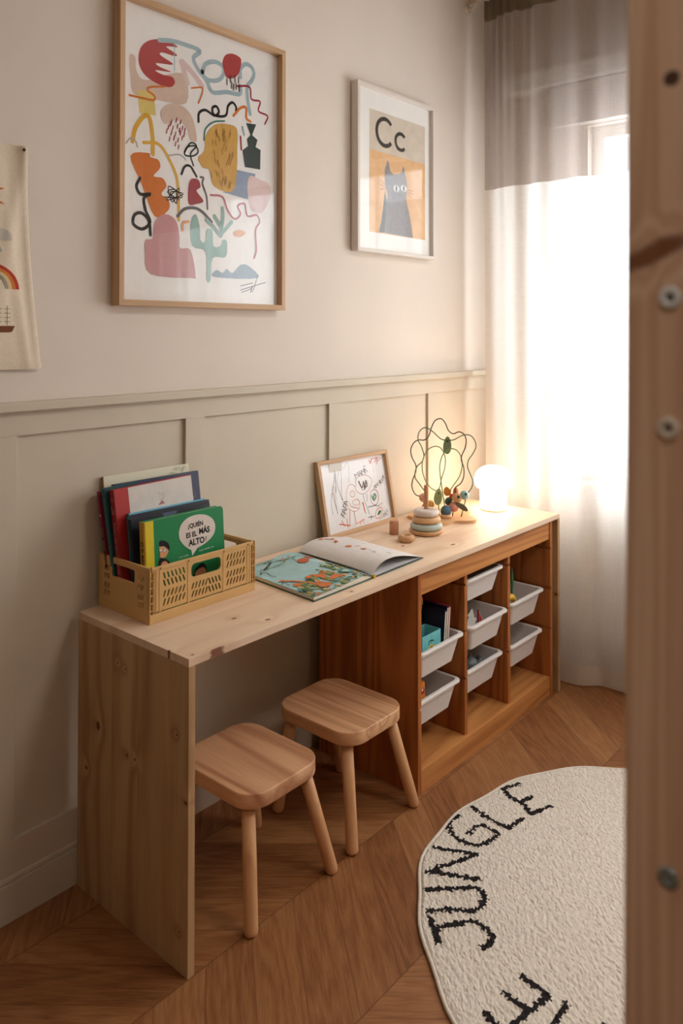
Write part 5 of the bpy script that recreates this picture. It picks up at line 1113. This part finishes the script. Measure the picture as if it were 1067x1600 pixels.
def cream_front(mb, f, wd, ht):
    pg = flat('pale green print', (190, 192, 156), .7)
    r_ = random.Random(4)
    for k in range(14):
        a = r_.uniform(0, PI); x = wd-.02-r_.uniform(0, .045); z = ht-.004-r_.uniform(.002, .02)
        mb.ribbon([(x, z), (min(wd-.002, x+.012*math.cos(a)), min(ht-.001, z+.008*math.sin(a)))], .002, pg, f)
book('picture_book', .0743, -.061, .2737, .009, .3199, (226, 220, 194), 'tall cream book with faint green plants, rearmost in the crate by the wall', (170, 134, 90), 0, dict(front=cream_front))

# ------------------------------------------------------------------ open picture book
def open_book():
    t = thing('open_book', (.68, -.24, H), 'open illustrated picture book with a jungle scene on its left page, flat on the desk', 'book')
    XL, XS, XR = .432, .690, .940; YN, YF = -.415, -.085
    SK = .045     # the spine runs slightly to the right at the back
    def wp(s, v, z): # s: -1..1 across, v: 0 near..1 far
        x = XS+(s*(XS-XL) if s < 0 else s*(XR-XS)); y = YN+(YF-YN)*v
        return (x+SK*v*.7, y+(.006*s), H+z)
    def sheet(mb, s0, s1, hf, m, n=28, nv=10, v0=0, v1=1):
        vs = []; fs = []
        for j in range(nv+1):
            for i in range(n+1):
                s = s0+(s1-s0)*i/n; v = v0+(v1-v0)*j/nv; vs.append(wp(s, v, hf(s, v)))
        for j in range(nv):
            for i in range(n): a = j*(n+1)+i; fs.append((a, a+1, a+n+2, a+n+1))
        mb.add(vs, fs, m, True)
    cv = flat('open book cover', (70, 92, 78), .5); pw = flat('open book page', (226, 220, 216), .75, .1, .02, 60)
    mb = MB()
    for s0, s1 in ((-1.0, -.02), (.02, 1.0)):
        q_ = [wp(s0, 0, .0005), wp(s1, 0, .0005), wp(s1, 1, .0005), wp(s0, 1, .0005)]; p_ = [(a, b_, c_+.0025) for a, b_, c_ in q_]
        mb.add(q_+p_, [(3, 2, 1, 0), (4, 5, 6, 7), (0, 1, 5, 4), (1, 2, 6, 5), (2, 3, 7, 6), (3, 0, 4, 7)], cv)
    q_ = [wp(-.03, 0, .0003), wp(.03, 0, .0003), wp(.03, 1, .0003), wp(-.03, 1, .0003)]; p_ = [(a, b_, c_+.004) for a, b_, c_ in q_]
    mb.add(q_+p_, [(3, 2, 1, 0), (4, 5, 6, 7), (0, 1, 5, 4), (1, 2, 6, 5), (2, 3, 7, 6), (3, 0, 4, 7)], cv)
    # dark pattern on the inside cover edge at the right
    r_ = random.Random(8)
    mb.build('cover', t)
    # left page block
    def hl(s, v): u = -s; return .0125-.0090*math.exp(-(u/.10)**2)+.0035*math.exp(-((u-.25)/.18)**2)-.003*u
    def hl0(s, v): return .0032
    mb = MB()
    sheet(mb, -.985, -.004, hl, pw, 40, 12, .012, .988)
    for v in (.012, .988):
        vs = []; fs = []
        for i in range(41):
            s = -.985+(.981)*i/40; vs += [wp(s, v, hl(s, v)), wp(s, v, .003)]
        for i in range(40): fs.append((2*i, 2*i+1, 2*i+3, 2*i+2))
        mb.add(vs, fs, M_pages)
    vs = []
    for v in (.012, .988): vs += [wp(-.985, v, hl(-.985, v)), wp(-.985, v, .003)]
    mb.add(vs, [(0, 1, 3, 2)], M_pages)
    # illustration, in page coordinates a (0 outer .. 1 spine), b (0 near .. 1 far)
    lv = [0]
    def pg(a, b_): s = -.985+a*.975; v = .012+b_*.976; p = wp(s, v, hl(s, v)+.0014+lv[0]*.000012); return p
    def blob(cx_, cy_, rx, ry, m, seed=0, wob=.15, n=18, rot=0):
        lv[0] += 1; r2 = random.Random(seed+int(cx_*1000)+int(cy_*777)); pts = []
        ph = [r2.uniform(0, 6) for _ in range(3)]
        for i in range(n):
            a = 2*PI*i/n; q2 = 1+wob*(math.sin(2*a+ph[0])*.5+math.sin(3*a+ph[1])*.5+math.sin(5*a+ph[2])*.3)
            ux, uy = rx*q2*math.cos(a), ry*q2*math.sin(a)
            pts.append((min(1, max(0, cx_+ux*math.cos(rot)-uy*math.sin(rot))), min(1, max(0, cy_+ux*math.sin(rot)+uy*math.cos(rot)))))
        # triangle fan so that it follows the curved page
        c0 = pg(cx_, cy_); vs = [c0]+[pg(*p) for p in pts]
        mb.add(vs, [(0, i+1, (i+1) % n+1) for i in range(n)], m)
    def line(pts, wd, m, sm=True):
        lv[0] += 1; mb.ribbon([tuple(p)[:2] for p in (smooth(pts, 4) if sm and len(pts) > 2 else pts)], wd, m, pg)
    sky = flat('page pale blue ink', (168, 202, 204), .7); 
    lv[0] += 1
    vs = []; fs = []
    for j in range(13):
        for i in range(31): vs.append(pg(i/30, j/12))
    for j in range(12):
        for i in range(30): a = j*31+i; fs.append((a, a+1, a+32, a+31))
    mb.add(vs, fs, sky, True)
    C_ = {k: flat('page ink '+k, v, .7) for k, v in dict(green=(96, 124, 78), dgreen=(54, 80, 62), olive=(150, 152, 86), orange=(212, 122, 66), sand=(222, 176, 124), gir=(206, 120, 70), pale=(196, 214, 206), black=(36, 40, 44), teal=(104, 150, 146), leaf=(126, 158, 92), brick=(190, 98, 58), grey=(120, 140, 150)).items()}
    r3 = random.Random(12)
    blob(.80, .62, .20, .17, C_['sand'], 1); blob(.88, .40, .14, .16, C_['olive'], 2)
    for k in range(190):     # ground of foliage along the near half
        a = r3.uniform(.02, .98); b_ = r3.uniform(0.0, .22+.34*a)
        blob(a, b_, r3.uniform(.015, .045), r3.uniform(.012, .032), C_[r3.choice(['green', 'dgreen', 'olive', 'teal', 'sand', 'green', 'leaf', 'orange', 'olive', 'dgreen', 'sand'])], k, .3, 14, r3.uniform(0, 3))
    blob(.72, .70, .085, .060, C_['brick'], 5, .1); blob(.90, .76, .06, .05, C_['orange'], 6)
    blob(.50, .30, .06, .06, C_['orange'], 7, .3); blob(.60, .18, .07, .05, C_['orange'], 8, .4); blob(.38, .36, .05, .03, C_['orange'], 8, .2); blob(.12, .30, .06, .03, C_['orange'], 9, .2)
    # giraffe: neck, head and body
    line([(.08, .47), (.16, .40), (.24, .30), (.30, .18)], .034, C_['gir']); blob(.08, .475, .035, .014, C_['gir'], 3, .1); blob(.33, .14, .075, .085, C_['gir'], 4, .15)
    for k in range(46):
        tt = r3.random(); ax_ = .10+.24*tt+r3.uniform(-.02, .035); by = .45-.33*tt+r3.uniform(-.025, .03)
        line([(ax_, by), (ax_+.010, by-.006)], .0035, C_['sand'], False)
    # white text lines on the sky
    for k in range(9):
        yy = .78-k*.035; x0_ = .20+.03*abs(k-4)*.6
        line([(x0_, yy), (x0_+.36-.02*abs(k-3), yy)], .004, C_['pale'], False)
    # branches, birds, monkeys
    line([(.30, .98), (.46, .90), (.60, .86), (.78, .84), (.95, .76)], .009, C_['dgreen']); line([(.50, .97), (.52, .90), (.62, .84), (.66, .76)], .008, C_['black'])
    line([(.18, .80), (.28, .84), (.40, .90)], .02, C_['black']); 
    for k in range(16): blob(.20+r3.uniform(0, .26), .82+r3.uniform(-.05, .14), .020, .012, C_[r3.choice(['leaf', 'olive', 'green'])], k, .2, 10, r3.uniform(0, 3))
    for k in range(12): blob(.50+r3.uniform(0, .45), .84+r3.uniform(-.06, .08), .018, .012, C_[r3.choice(['leaf', 'olive', 'green', 'orange'])], k, .2, 10, r3.uniform(0, 3))
    line([(.04, .72), (.09, .76), (.13, .72), (.10, .64), (.12, .58)], .012, C_['black']); line([(.12, .80), (.17, .82), (.16, .76)], .007, C_['black'])
    line([(.02, .40), (.06, .44), (.04, .34)], .010, C_['black']); line([(.15, .96), (.22, .99)], .012, C_['black'])
    blob(.80, .20, .07, .07, C_['teal'], 3, .2); blob(.80, .20, .035, .035, C_['pale'], 3, .3); line([(.80, .36), (.90, .44), (.96, .52)], .02, C_['grey']); line([(.72, .44), (.80, .48)], .012, C_['pale'])
    mb.build('left_page', t)
    # right: lifted leaf and flat leaves beneath
    def hr(s, v):
        u = s
        base = .004+.040*math.sin(min(1, u/.62)*PI*.5)**1.2 if u < .30 else 0
        k_ = .95*(1-.22*v) 
        prof = math.sin(PI*min(1, u**.62))  # rises fast, falls slowly
        return .0040+.034*k_*prof+.003*(1-u)
    mb = MB()
    sheet(mb, .006, .985, hr, pw, 44, 12, .01, .99)
    lv[0] = 0
    def pr(a, b_): s = .006+a*.979; v = .01+b_*.98; return wp(s, v, hr(s, v)+.0009+lv[0]*.00003)
    def rb(pts, wd, m): lv[0] += 1; mb.ribbon([tuple(p)[:2] for p in (smooth(pts, 4) if len(pts) > 2 else pts)], wd, m, pr)
    def rblob(cx_, cy_, rx, ry, m, seed=0):
        lv[0] += 1; r2 = random.Random(seed); ph = [r2.uniform(0, 6) for _ in range(3)]; n = 16
        pts = [(cx_+rx*(1+.25*math.sin(3*2*PI*i/n+ph[0]))*math.cos(2*PI*i/n), cy_+ry*(1+.25*math.sin(2*2*PI*i/n+ph[1]))*math.sin(2*PI*i/n)) for i in range(n)]
        mb.add([pr(cx_, cy_)]+[pr(*p) for p in pts], [(0, i+1, (i+1) % n+1) for i in range(n)], m)
    # a row of small animals running along the spine side, near to far
    rb([(.42, .93), (.48, .88), (.54, .90)], .035, C_['brick']); rblob(.36, .95, .05, .02, C_['orange'], 2)
    rblob(.42, .78, .045, .022, C_['orange'], 3); rb([(.36, .74), (.42, .78), (.48, .82)], .02, C_['brick'])
    rblob(.36, .56, .055, .035, C_['orange'], 4); rb([(.44, .52), (.50, .50)], .015, C_['gir'])
    rblob(.34, .58, .008, .008, C_['black'], 5); rblob(.38, .55, .007, .007, C_['black'], 6); rblob(.36, .53, .006, .007, C_['black'], 7)
    rblob(.40, .38, .03, .02, C_['orange'], 9); rb([(.36, .37), (.40, .42), (.45, .40)], .012, C_['gir'])
    rb([(.50, .44), (.46, .36), (.42, .28), (.44, .22)], .003, C_['grey']); rb([(.36, .24), (.40, .23), (.42, .27)], .008, C_['black'])
    rb([(.50, .16), (.54, .14), (.50, .10)], .008, C_['black']); rb([(.56, .18), (.60, .15)], .006, C_['grey'])
    rb([(.72, .62), (.78, .60)], .008, C_['black']); rb([(.66, .80), (.74, .74), (.80, .66)], .002, C_['grey']); rb([(.80, .30), (.82, .28)], .01, C_['black'])
    mb.build('right_page', t)
    mb = MB()
    def hb(s, v): return .0045+.0015*math.sin(s*3)
    sheet(mb, .02, .985, hb, flat('under page', (214, 212, 212), .75), 20, 6, .008, .99)
    vs = []; fs = []
    for i in range(21):
        s = .02+.965*i/20; vs += [wp(s, .006, hb(s, 0)), wp(s, .006, .003)]
    for i in range(20): fs.append((2*i, 2*i+1, 2*i+3, 2*i+2))
    mb.add(vs, fs, flat('patterned endpaper edge', (128, 130, 132), .6))
    for k in range(26):
        s = .18+.78*k/26; lv[0] = 0
        a = wp(s, .0, .0036); b_ = wp(s+.016, .03, .0036)
        mb.add([a, wp(s+.014, .0, .0036), b_, wp(s+.004, .03, .0036)], [(0, 1, 2, 3)], flat('dark endpaper pattern', (60, 62, 66), .6))
    mb.build('lower_pages', t)
    mb = MB(); mb.box(XS-.006, XS+.003, YN-.004, YN+.003, H+.0002, H+.010, flat('yellow headband', (222, 176, 40), .5), .001); mb.build('headband', t)
open_book()

# ------------------------------------------------------------------ framed child's drawing leaning on the wall
FX0, FX1 = .900, 1.283; FH = .262
up = Vector((0, .035, .255)); up.normalize(); nrm = Vector((0, -up.z, up.y))   # towards the viewer
t = thing('framed_drawing', ((FX0+FX1)/2, -.035, H), 'small oak box frame with a felt-pen family drawing, leaning on the wall on the desk', 'picture')
b0 = Vector((0, -.055, H+.0005))
def lf(x, d, h):
    """x world, d depth behind the front face, h up the frame"""
    p = b0+up*h-nrm*d; return (x+(-.018*h/.26), p.y, p.z)
frame_bars(t, FX0, FX1, 0, FH, 0, .021, .0135, M_oak, M_oakx, lambda x, y, z: lf(x, y, z))
mb = MB(); pp_ = flat('drawing paper', (246, 244, 244), .8, .1, .01)
vs = [lf(x, d, h) for d in (.0135, .018) for x, h in ((FX0+.004, .004), (FX1-.004, .004), (FX1-.004, FH-.004), (FX0+.004, FH-.004))]
mb.add(vs, [(0, 1, 2, 3), (7, 6, 5, 4), (0, 4, 5, 1), (1, 5, 6, 2), (2, 6, 7, 3), (3, 7, 4, 0)], pp_)
for i, (cn, wd, pts) in enumerate(DRAWING):
    fx = lambda a, b_, i=i: lf(a+.018*b_/.26, .0132-.00002*i, b_+.004)
    mb.ribbon([tuple(p)[:2] for p in (smooth(pts, 5) if len(pts) > 2 else pts)], wd*.8, ink(cn), fx)
mb.build('drawing', t)
mb = MB(); vs = [lf(x, .0095, h) for x, h in ((FX0+.012, .012), (FX1-.012, .012), (FX1-.012, FH-.012), (FX0+.012, FH-.012))]
mb.add(vs, [(0, 1, 2, 3)], M_glass); mb.build('glass_pane', t)

# ------------------------------------------------------------------ lamp
LXc, LYc = 1.668, -.235
t = thing('mushroom_lamp', (LXc, LYc, H), 'small glowing white mushroom lamp at the right end of the desk', 'lamp')
m, k, b = new_mat('glowing opal glass')
k.n.remove(b); em = k.new('ShaderNodeEmission'); n = k.noise(k.new('ShaderNodeTexCoord').outputs['Object'], 4, 1)
k.l.new(k.ramp(n, [(0, (1.0, .70, .50)), (1, (1.0, .72, .52))]), em.inputs[0]); em.inputs[1].default_value = LAMP
k.l.new(em.outputs[0], k.n['Material Output'].inputs[0])
mb = MB(); mb.lathe(LXc, LYc, [(0, H+.172), (.020, H+.1715), (.040, H+.167), (.056, H+.157), (.067, H+.143), (.0735, H+.125), (.0745, H+.110), (.071, H+.096), (.064, H+.088), (.052, H+.084)][::-1], m, 48); mb.build('shade', t)
mb = MB(); mb.lathe(LXc, LYc, [(.050, H+.007), (.0525, H+.014), (.0525, H+.078), (.052, H+.086)], m, 48); mb.build('stem', t)
mb = MB(); mb.lathe(LXc, LYc, [(.046, H), (.050, H+.002), (.050, H+.0068)], flat('lamp base plastic', (244, 220, 190), .5), 48); mb.build('base', t)

# ------------------------------------------------------------------ stacking ring toy
sx, sy = 1.196, -.243
t = thing('stacking_toy', (sx, sy, H), 'wooden ring-stacking toy with four discs on a peg, on the desk before the bead maze', 'toy')
mb = MB(); mb.lathe(sx, sy, [(.048, H), (.057, H+.007), (.060, H+.013), (.059, H+.016), (.052, H+.0165)], M_beech, 48); mb.build('base_disc', t)
mb = MB(); mb.lathe(sx, sy, [(.0075, H+.015), (.0078, H+.163), (.0070, H+.166)], wood('peg beech', (212, 158, 118), (180, 122, 84), 'z', 5, 1, 0, .5, .3, 8), 20); mb.build('peg', t)
def torus_disc(name, zc, R, h, m, hole=.008):
    prof = []
    for i in range(13):
        a = -PI/2+PI*i/12; prof.append((R-h/2+h/2*math.cos(a), zc+h/2*math.sin(a)))
    mb = MB(); mb.lathe(sx, sy, prof+[(hole, zc+h/2), (hole, zc-h/2), (prof[0][0], zc-h/2)], m, 48); mb.build(name, t)
torus_disc('ring', H+.0275, .0555, .022, flat('sage grey paint', (186, 196, 186), .5))
torus_disc('ring', H+.0500, .0495, .022, M_beech)
torus_disc('ring', H+.0730, .0450, .023, flat('chalk white paint', (226, 212, 202), .5))
mb = MB(); R, h = .0285, .022; cx_, cy_ = 1.066, -.253
prof = [(R-h/2+h/2*math.cos(-PI/2+PI*i/12), H+h/2+h/2*math.sin(-PI/2+PI*i/12)) for i in range(13)]
mb.lathe(cx_, cy_, prof+[(.0125, H+h), (.0110, H+h-.003), (.0105, H+.001), (R-h/2, H)], wood('tan ring wood', (206, 160, 116), (170, 118, 76), 'x', 5, 1, 0, .4, .3, 6), 40)
tag(rebase(mb.build('wooden_ring'), (cx_, cy_, H)), 'small loose wooden ring lying on the desk left of the stacking toy', 'toy')
mb = MB(); mb.lathe(1.114, -.165, [(.0145, H), (.0158, H+.0012), (.0158, H+.044), (.0145, H+.0455)], wood('rosy dowel', (206, 150, 116), (176, 116, 86), 'z', 5, 1, 0, .5, .3, 8), 28)
tag(rebase(mb.build('wooden_peg'), (1.114, -.165, H)), 'short upright wooden cylinder at the foot of the framed drawing', 'toy')

# ------------------------------------------------------------------ bead maze
mx_, my_ = 1.425, -.160
t = thing('bead_maze', (mx_, my_, H), 'wooden bead maze with green looping wires and pastel beads, next to the lamp', 'toy')
P = []
for i in range(80):
    a = 2*PI*i/80; r = .115+.018*math.cos(5*a+1.0); P.append((mx_+r*math.cos(a), my_+r*math.sin(a)))
bm = holed(P, [], .011); bmesh.ops.recalc_face_normals(bm, faces=bm.faces[:])
mb = MB(); mb.bm(bm, M_beech, False, Matrix.Translation((0, 0, H))); mb.build('base_board', t)
gw = dict(dark=(62, 54, 42), green=(88, 122, 80), lightA=(136, 166, 112), lightB=(128, 160, 108))
for nme, pts in (('dark', WIRE_dark), ('green', WIRE_green), ('lightA', WIRE_lightA), ('lightB', WIRE_lightB)):
    P = smooth(pts, 6); P = [P[0]*1.0]+P+[P[-1]*1.0]
    foot = lambda p: Vector((mx_+(p.x-mx_)*.75, my_+(p.y-my_)*.75, H+.009))
    P = [foot(P[0])]+P[1:-1]+[foot(P[-1])]
    mb = MB(); mb.tube(P, .0022, flat('wire enamel '+nme, gw[nme], .35, .5, .01), 8); o = mb.build('wire', t)
def bead(c, r, col, lbl=None, sc=(1, 1, 1), hole=True):
    mb = MB(); m_ = flat('bead paint %s' % (col,), col, .45, .4, .01) if isinstance(col, tuple) else col
    r *= 1.13; mb.ball(c, r, m_, sc)
    o = mb.build('bead', t)
    if lbl: o['label'] = lbl
    if hole:
        d = (Vector(cam.location)-Vector(c)).normalized(); d2 = (d+Vector((.35, -.1, .15))).normalized()
        mb = MB(); q_ = d2.to_track_quat('Z', 'Y').to_matrix().to_4x4(); mb.lathe(0, 0, [(r*.30, 0), (r*.30, r*.06), (r*.18, r*.07)], flat('bead hole dark', (40, 50, 42), .6), 14, Matrix.Translation(Vector(c)+d2*r*.955) @ q_)
        h_ = mb.build('bead_hole', o); 
    return o
bead((1.396, -.092, .743), .0150, (226, 176, 154), 'peach bead'); bead((1.389, -.128, .7235), .0135, (226, 168, 74), 'yellow bead', hole=False)
bead((1.378, -.115, .7150), .0130, (222, 118, 62), 'orange bead', hole=False)
bead((1.393, -.195, .7090), .0180, (76, 112, 130), 'blue bead', hole=False); bead((1.428, -.220, .7540), .0165, M_beech, 'plain wooden bead')
bead((1.446, -.241, .7647), .0150, (150, 192, 196), 'light blue bead'); bead((1.422, -.210, .7205), .0165, (222, 148, 132), 'pink bead', hole=False)
bead((1.434, -.181, .7350), .0140, (66, 90, 78), 'dark green bead', hole=False); bead((1.446, -.190, .7500), .0120, (218, 84, 50), 'red bead', hole=False)
bead((1.452, -.200, .7700), .0110, (226, 132, 92), 'coral bead', sc=(.9, .9, 1.5), hole=False)
mb = MB(); mb.lathe(1.393, -.195, [(.022, H+.011), (.021, H+.022), (.014, H+.028), (.008, H+.029)], M_beech, 24); mb.build('wooden_foot', t)
Rd = Matrix((R1, F, U1)).transposed().to_4x4()      # local x across the view, z up
def leaf(c, rx, rz, tilt, col, lbl, hole=True):
    M_ = Matrix.Translation(c) @ Rd @ Matrix.Rotation(tilt, 4, 'Y')
    bm = holed([(rx*math.cos(2*PI*i/28)*(1-.18*math.sin(2*PI*i/28)), rz*math.sin(2*PI*i/28)) for i in range(28)], [], .006)
    mb = MB(); mb.bm(bm, flat('leaf paint '+lbl, col, .5), False, M_ @ basis((0, .003, 0), (1, 0, 0), (0, 0, 1)))
    if hole: mb.ball(M_ @ Vector((0, -.0025, rz*.45)), .0032, flat('bead hole dark', (40, 50, 42), .6), n=10)
    o = mb.build('leaf_bead', t); o['label'] = lbl
leaf((1.430, -.1765, .9448), .0150, .0330, .06, (132, 146, 112), 'dark green oval leaf bead')
leaf((1.399, -.156, .7551), .0150, .0310, .12, (172, 188, 136), 'light green oval leaf bead')
leaf((1.4375, -.17, .7707), .0130, .0170, -.1, (232, 156, 66), 'orange disc bead', False)
leaf((1.4312, -.2391, .7244), .0260, .0100, .55, (98, 100, 78), 'dark olive leaf bead', False)

# ------------------------------------------------------------------ bunk bed post, close to the viewer
t = thing('bed_post', (-.555, -1.665, 0), 'thick pine bed post with screw caps, blurred along the right edge', 'bed post'); t.rotation_euler = (.0095, 0, 0)
PXp, PYp = -.5715, -1.604
m, k, b = new_mat('bed post pine with dark knots')
# wood with one long slanted knot and one small round one, both fixed on the board
tc = k.new('ShaderNodeTexCoord').outputs['Object']
lo = k.vmath('MULTIPLY', tc, (9, 16, .55)); n1 = k.noise(lo, 2.0, 2, .5)
sep = k.new('ShaderNodeSeparateXYZ'); k.l.new(tc, sep.inputs[0])
def spot(y, z, ry, rz, sh):
    dy = k.math('SUBTRACT', sep.outputs[1], y); dz = k.math('SUBTRACT', k.math('SUBTRACT', sep.outputs[2], z), k.math('MULTIPLY', dy, sh))
    nn = k.math('MULTIPLY', k.math('SUBTRACT', k.noise(tc, 60, 3), .5), .9)
    return k.math('ADD', k.math('SQRT', k.math('ADD', k.math('POWER', k.math('DIVIDE', dy, ry), 2), k.math('POWER', k.math('DIVIDE', dz, rz), 2))), nn)
sA = spot(KA[0], KA[1], .030, .0085, -.42); sB = spot(KB[0], KB[1], .0052, .0052, 0)
bend = k.math('MULTIPLY', k.math('SUBTRACT', 1.0, k.math('SMOOTH_MIN', k.math('DIVIDE', sA, 3.0), 1.0, .3)), .30)
ring = k.math('MULTIPLY_ADD', k.math('SINE', k.math('MULTIPLY', k.math('ADD', n1, bend), 34)), .5, .5)
nf = k.noise(k.vmath('MULTIPLY', tc, (1, 1, .03)), 220, 3, .6)
f_ = k.math('ADD', k.math('MULTIPLY', ring, .42), k.math('MULTIPLY', nf, .4))
col = k.ramp(f_, [(0.1, srgb(242, 210, 178)), (.9, srgb(206, 160, 122))])
ka = k.math('SUBTRACT', 1.0, k.math('SMOOTH_MIN', sA, 1.0, .35)); col = k.mix(k.math('MINIMUM', k.math('MULTIPLY', ka, 2.2), .9), col, srgb(128, 72, 36))
kb = k.math('SUBTRACT', 1.0, k.math('SMOOTH_MIN', sB, 1.0, .1)); col = k.mix(k.math('MINIMUM', k.math('MULTIPLY', kb, 4.0), .95), col, srgb(70, 36, 18))
k.l.new(col, b.inputs['Base Color']); b.inputs['Roughness'].default_value = .5
mb = MB(); mb.box(PXp, PXp+.045, PYp-.095, PYp, 0, 2.2, m, .003); mb.build('post', t)
def cap(y, z, col, r=.0070):
    mb = MB(); M_ = Matrix.Translation((PXp, y, z)) @ Matrix.Rotation(-PI/2, 4, 'Y')
    mb.lathe(0, 0, [(r, -.001), (r, .0012), (r*.85, .0022), (r*.35, .0022), (r*.30, .0008), (0, .0008)], flat('screw cap '+str(col), col, .4, .5), 32, M_)
    o = mb.build('screw_cap', t)
    mb = MB(); mb.lathe(0, 0, [(r*.30, .0009), (r*.16, .0014), (0, .0014)], flat('screw socket dark', (60, 60, 58), .4, .5), 12, M_); mb.build('socket', o)
    return o
cap(*CAPS[0], (232, 236, 234)); cap(*CAPS[1], (226, 214, 196))
mb = MB(); M_ = Matrix.Translation((PXp, CAPS[2][0], CAPS[2][1])) @ Matrix.Rotation(-PI/2, 4, 'Y')
st_ = flat('zinc bolt', (150, 170, 172), .25, .6, .02, 30, 0, .8)
mb.lathe(0, 0, [(.0062, -.001), (.0062, .0012), (.0050, .0018), (.0030, .0018), (.0028, .0005), (0, .0005)], st_, 24, M_)
o = mb.build('bolt', t); o['label'] = 'zinc hex bolt'

# ------------------------------------------------------------------ groups of repeats
for o in bpy.data.objects:
    if o.parent or 'label' not in o: continue
    n = o.name.split('.')[0]
    if n == 'storage_bin': o['group'] = 'white bins in the storage frame'
    elif n == 'stool': o['group'] = 'pine stools at the desk'
    elif n == 'picture_book': o['group'] = 'thin books in the upper left bin' if 'bin' in o['label'].split()[-1] or 'bin' in o['label'] else 'picture books in the crate'
    elif n == 'plastic_toy': o['group'] = 'toys in the lowest middle bin'
    elif n == 'picture_card': o['group'] = 'green cards in the middle bin'
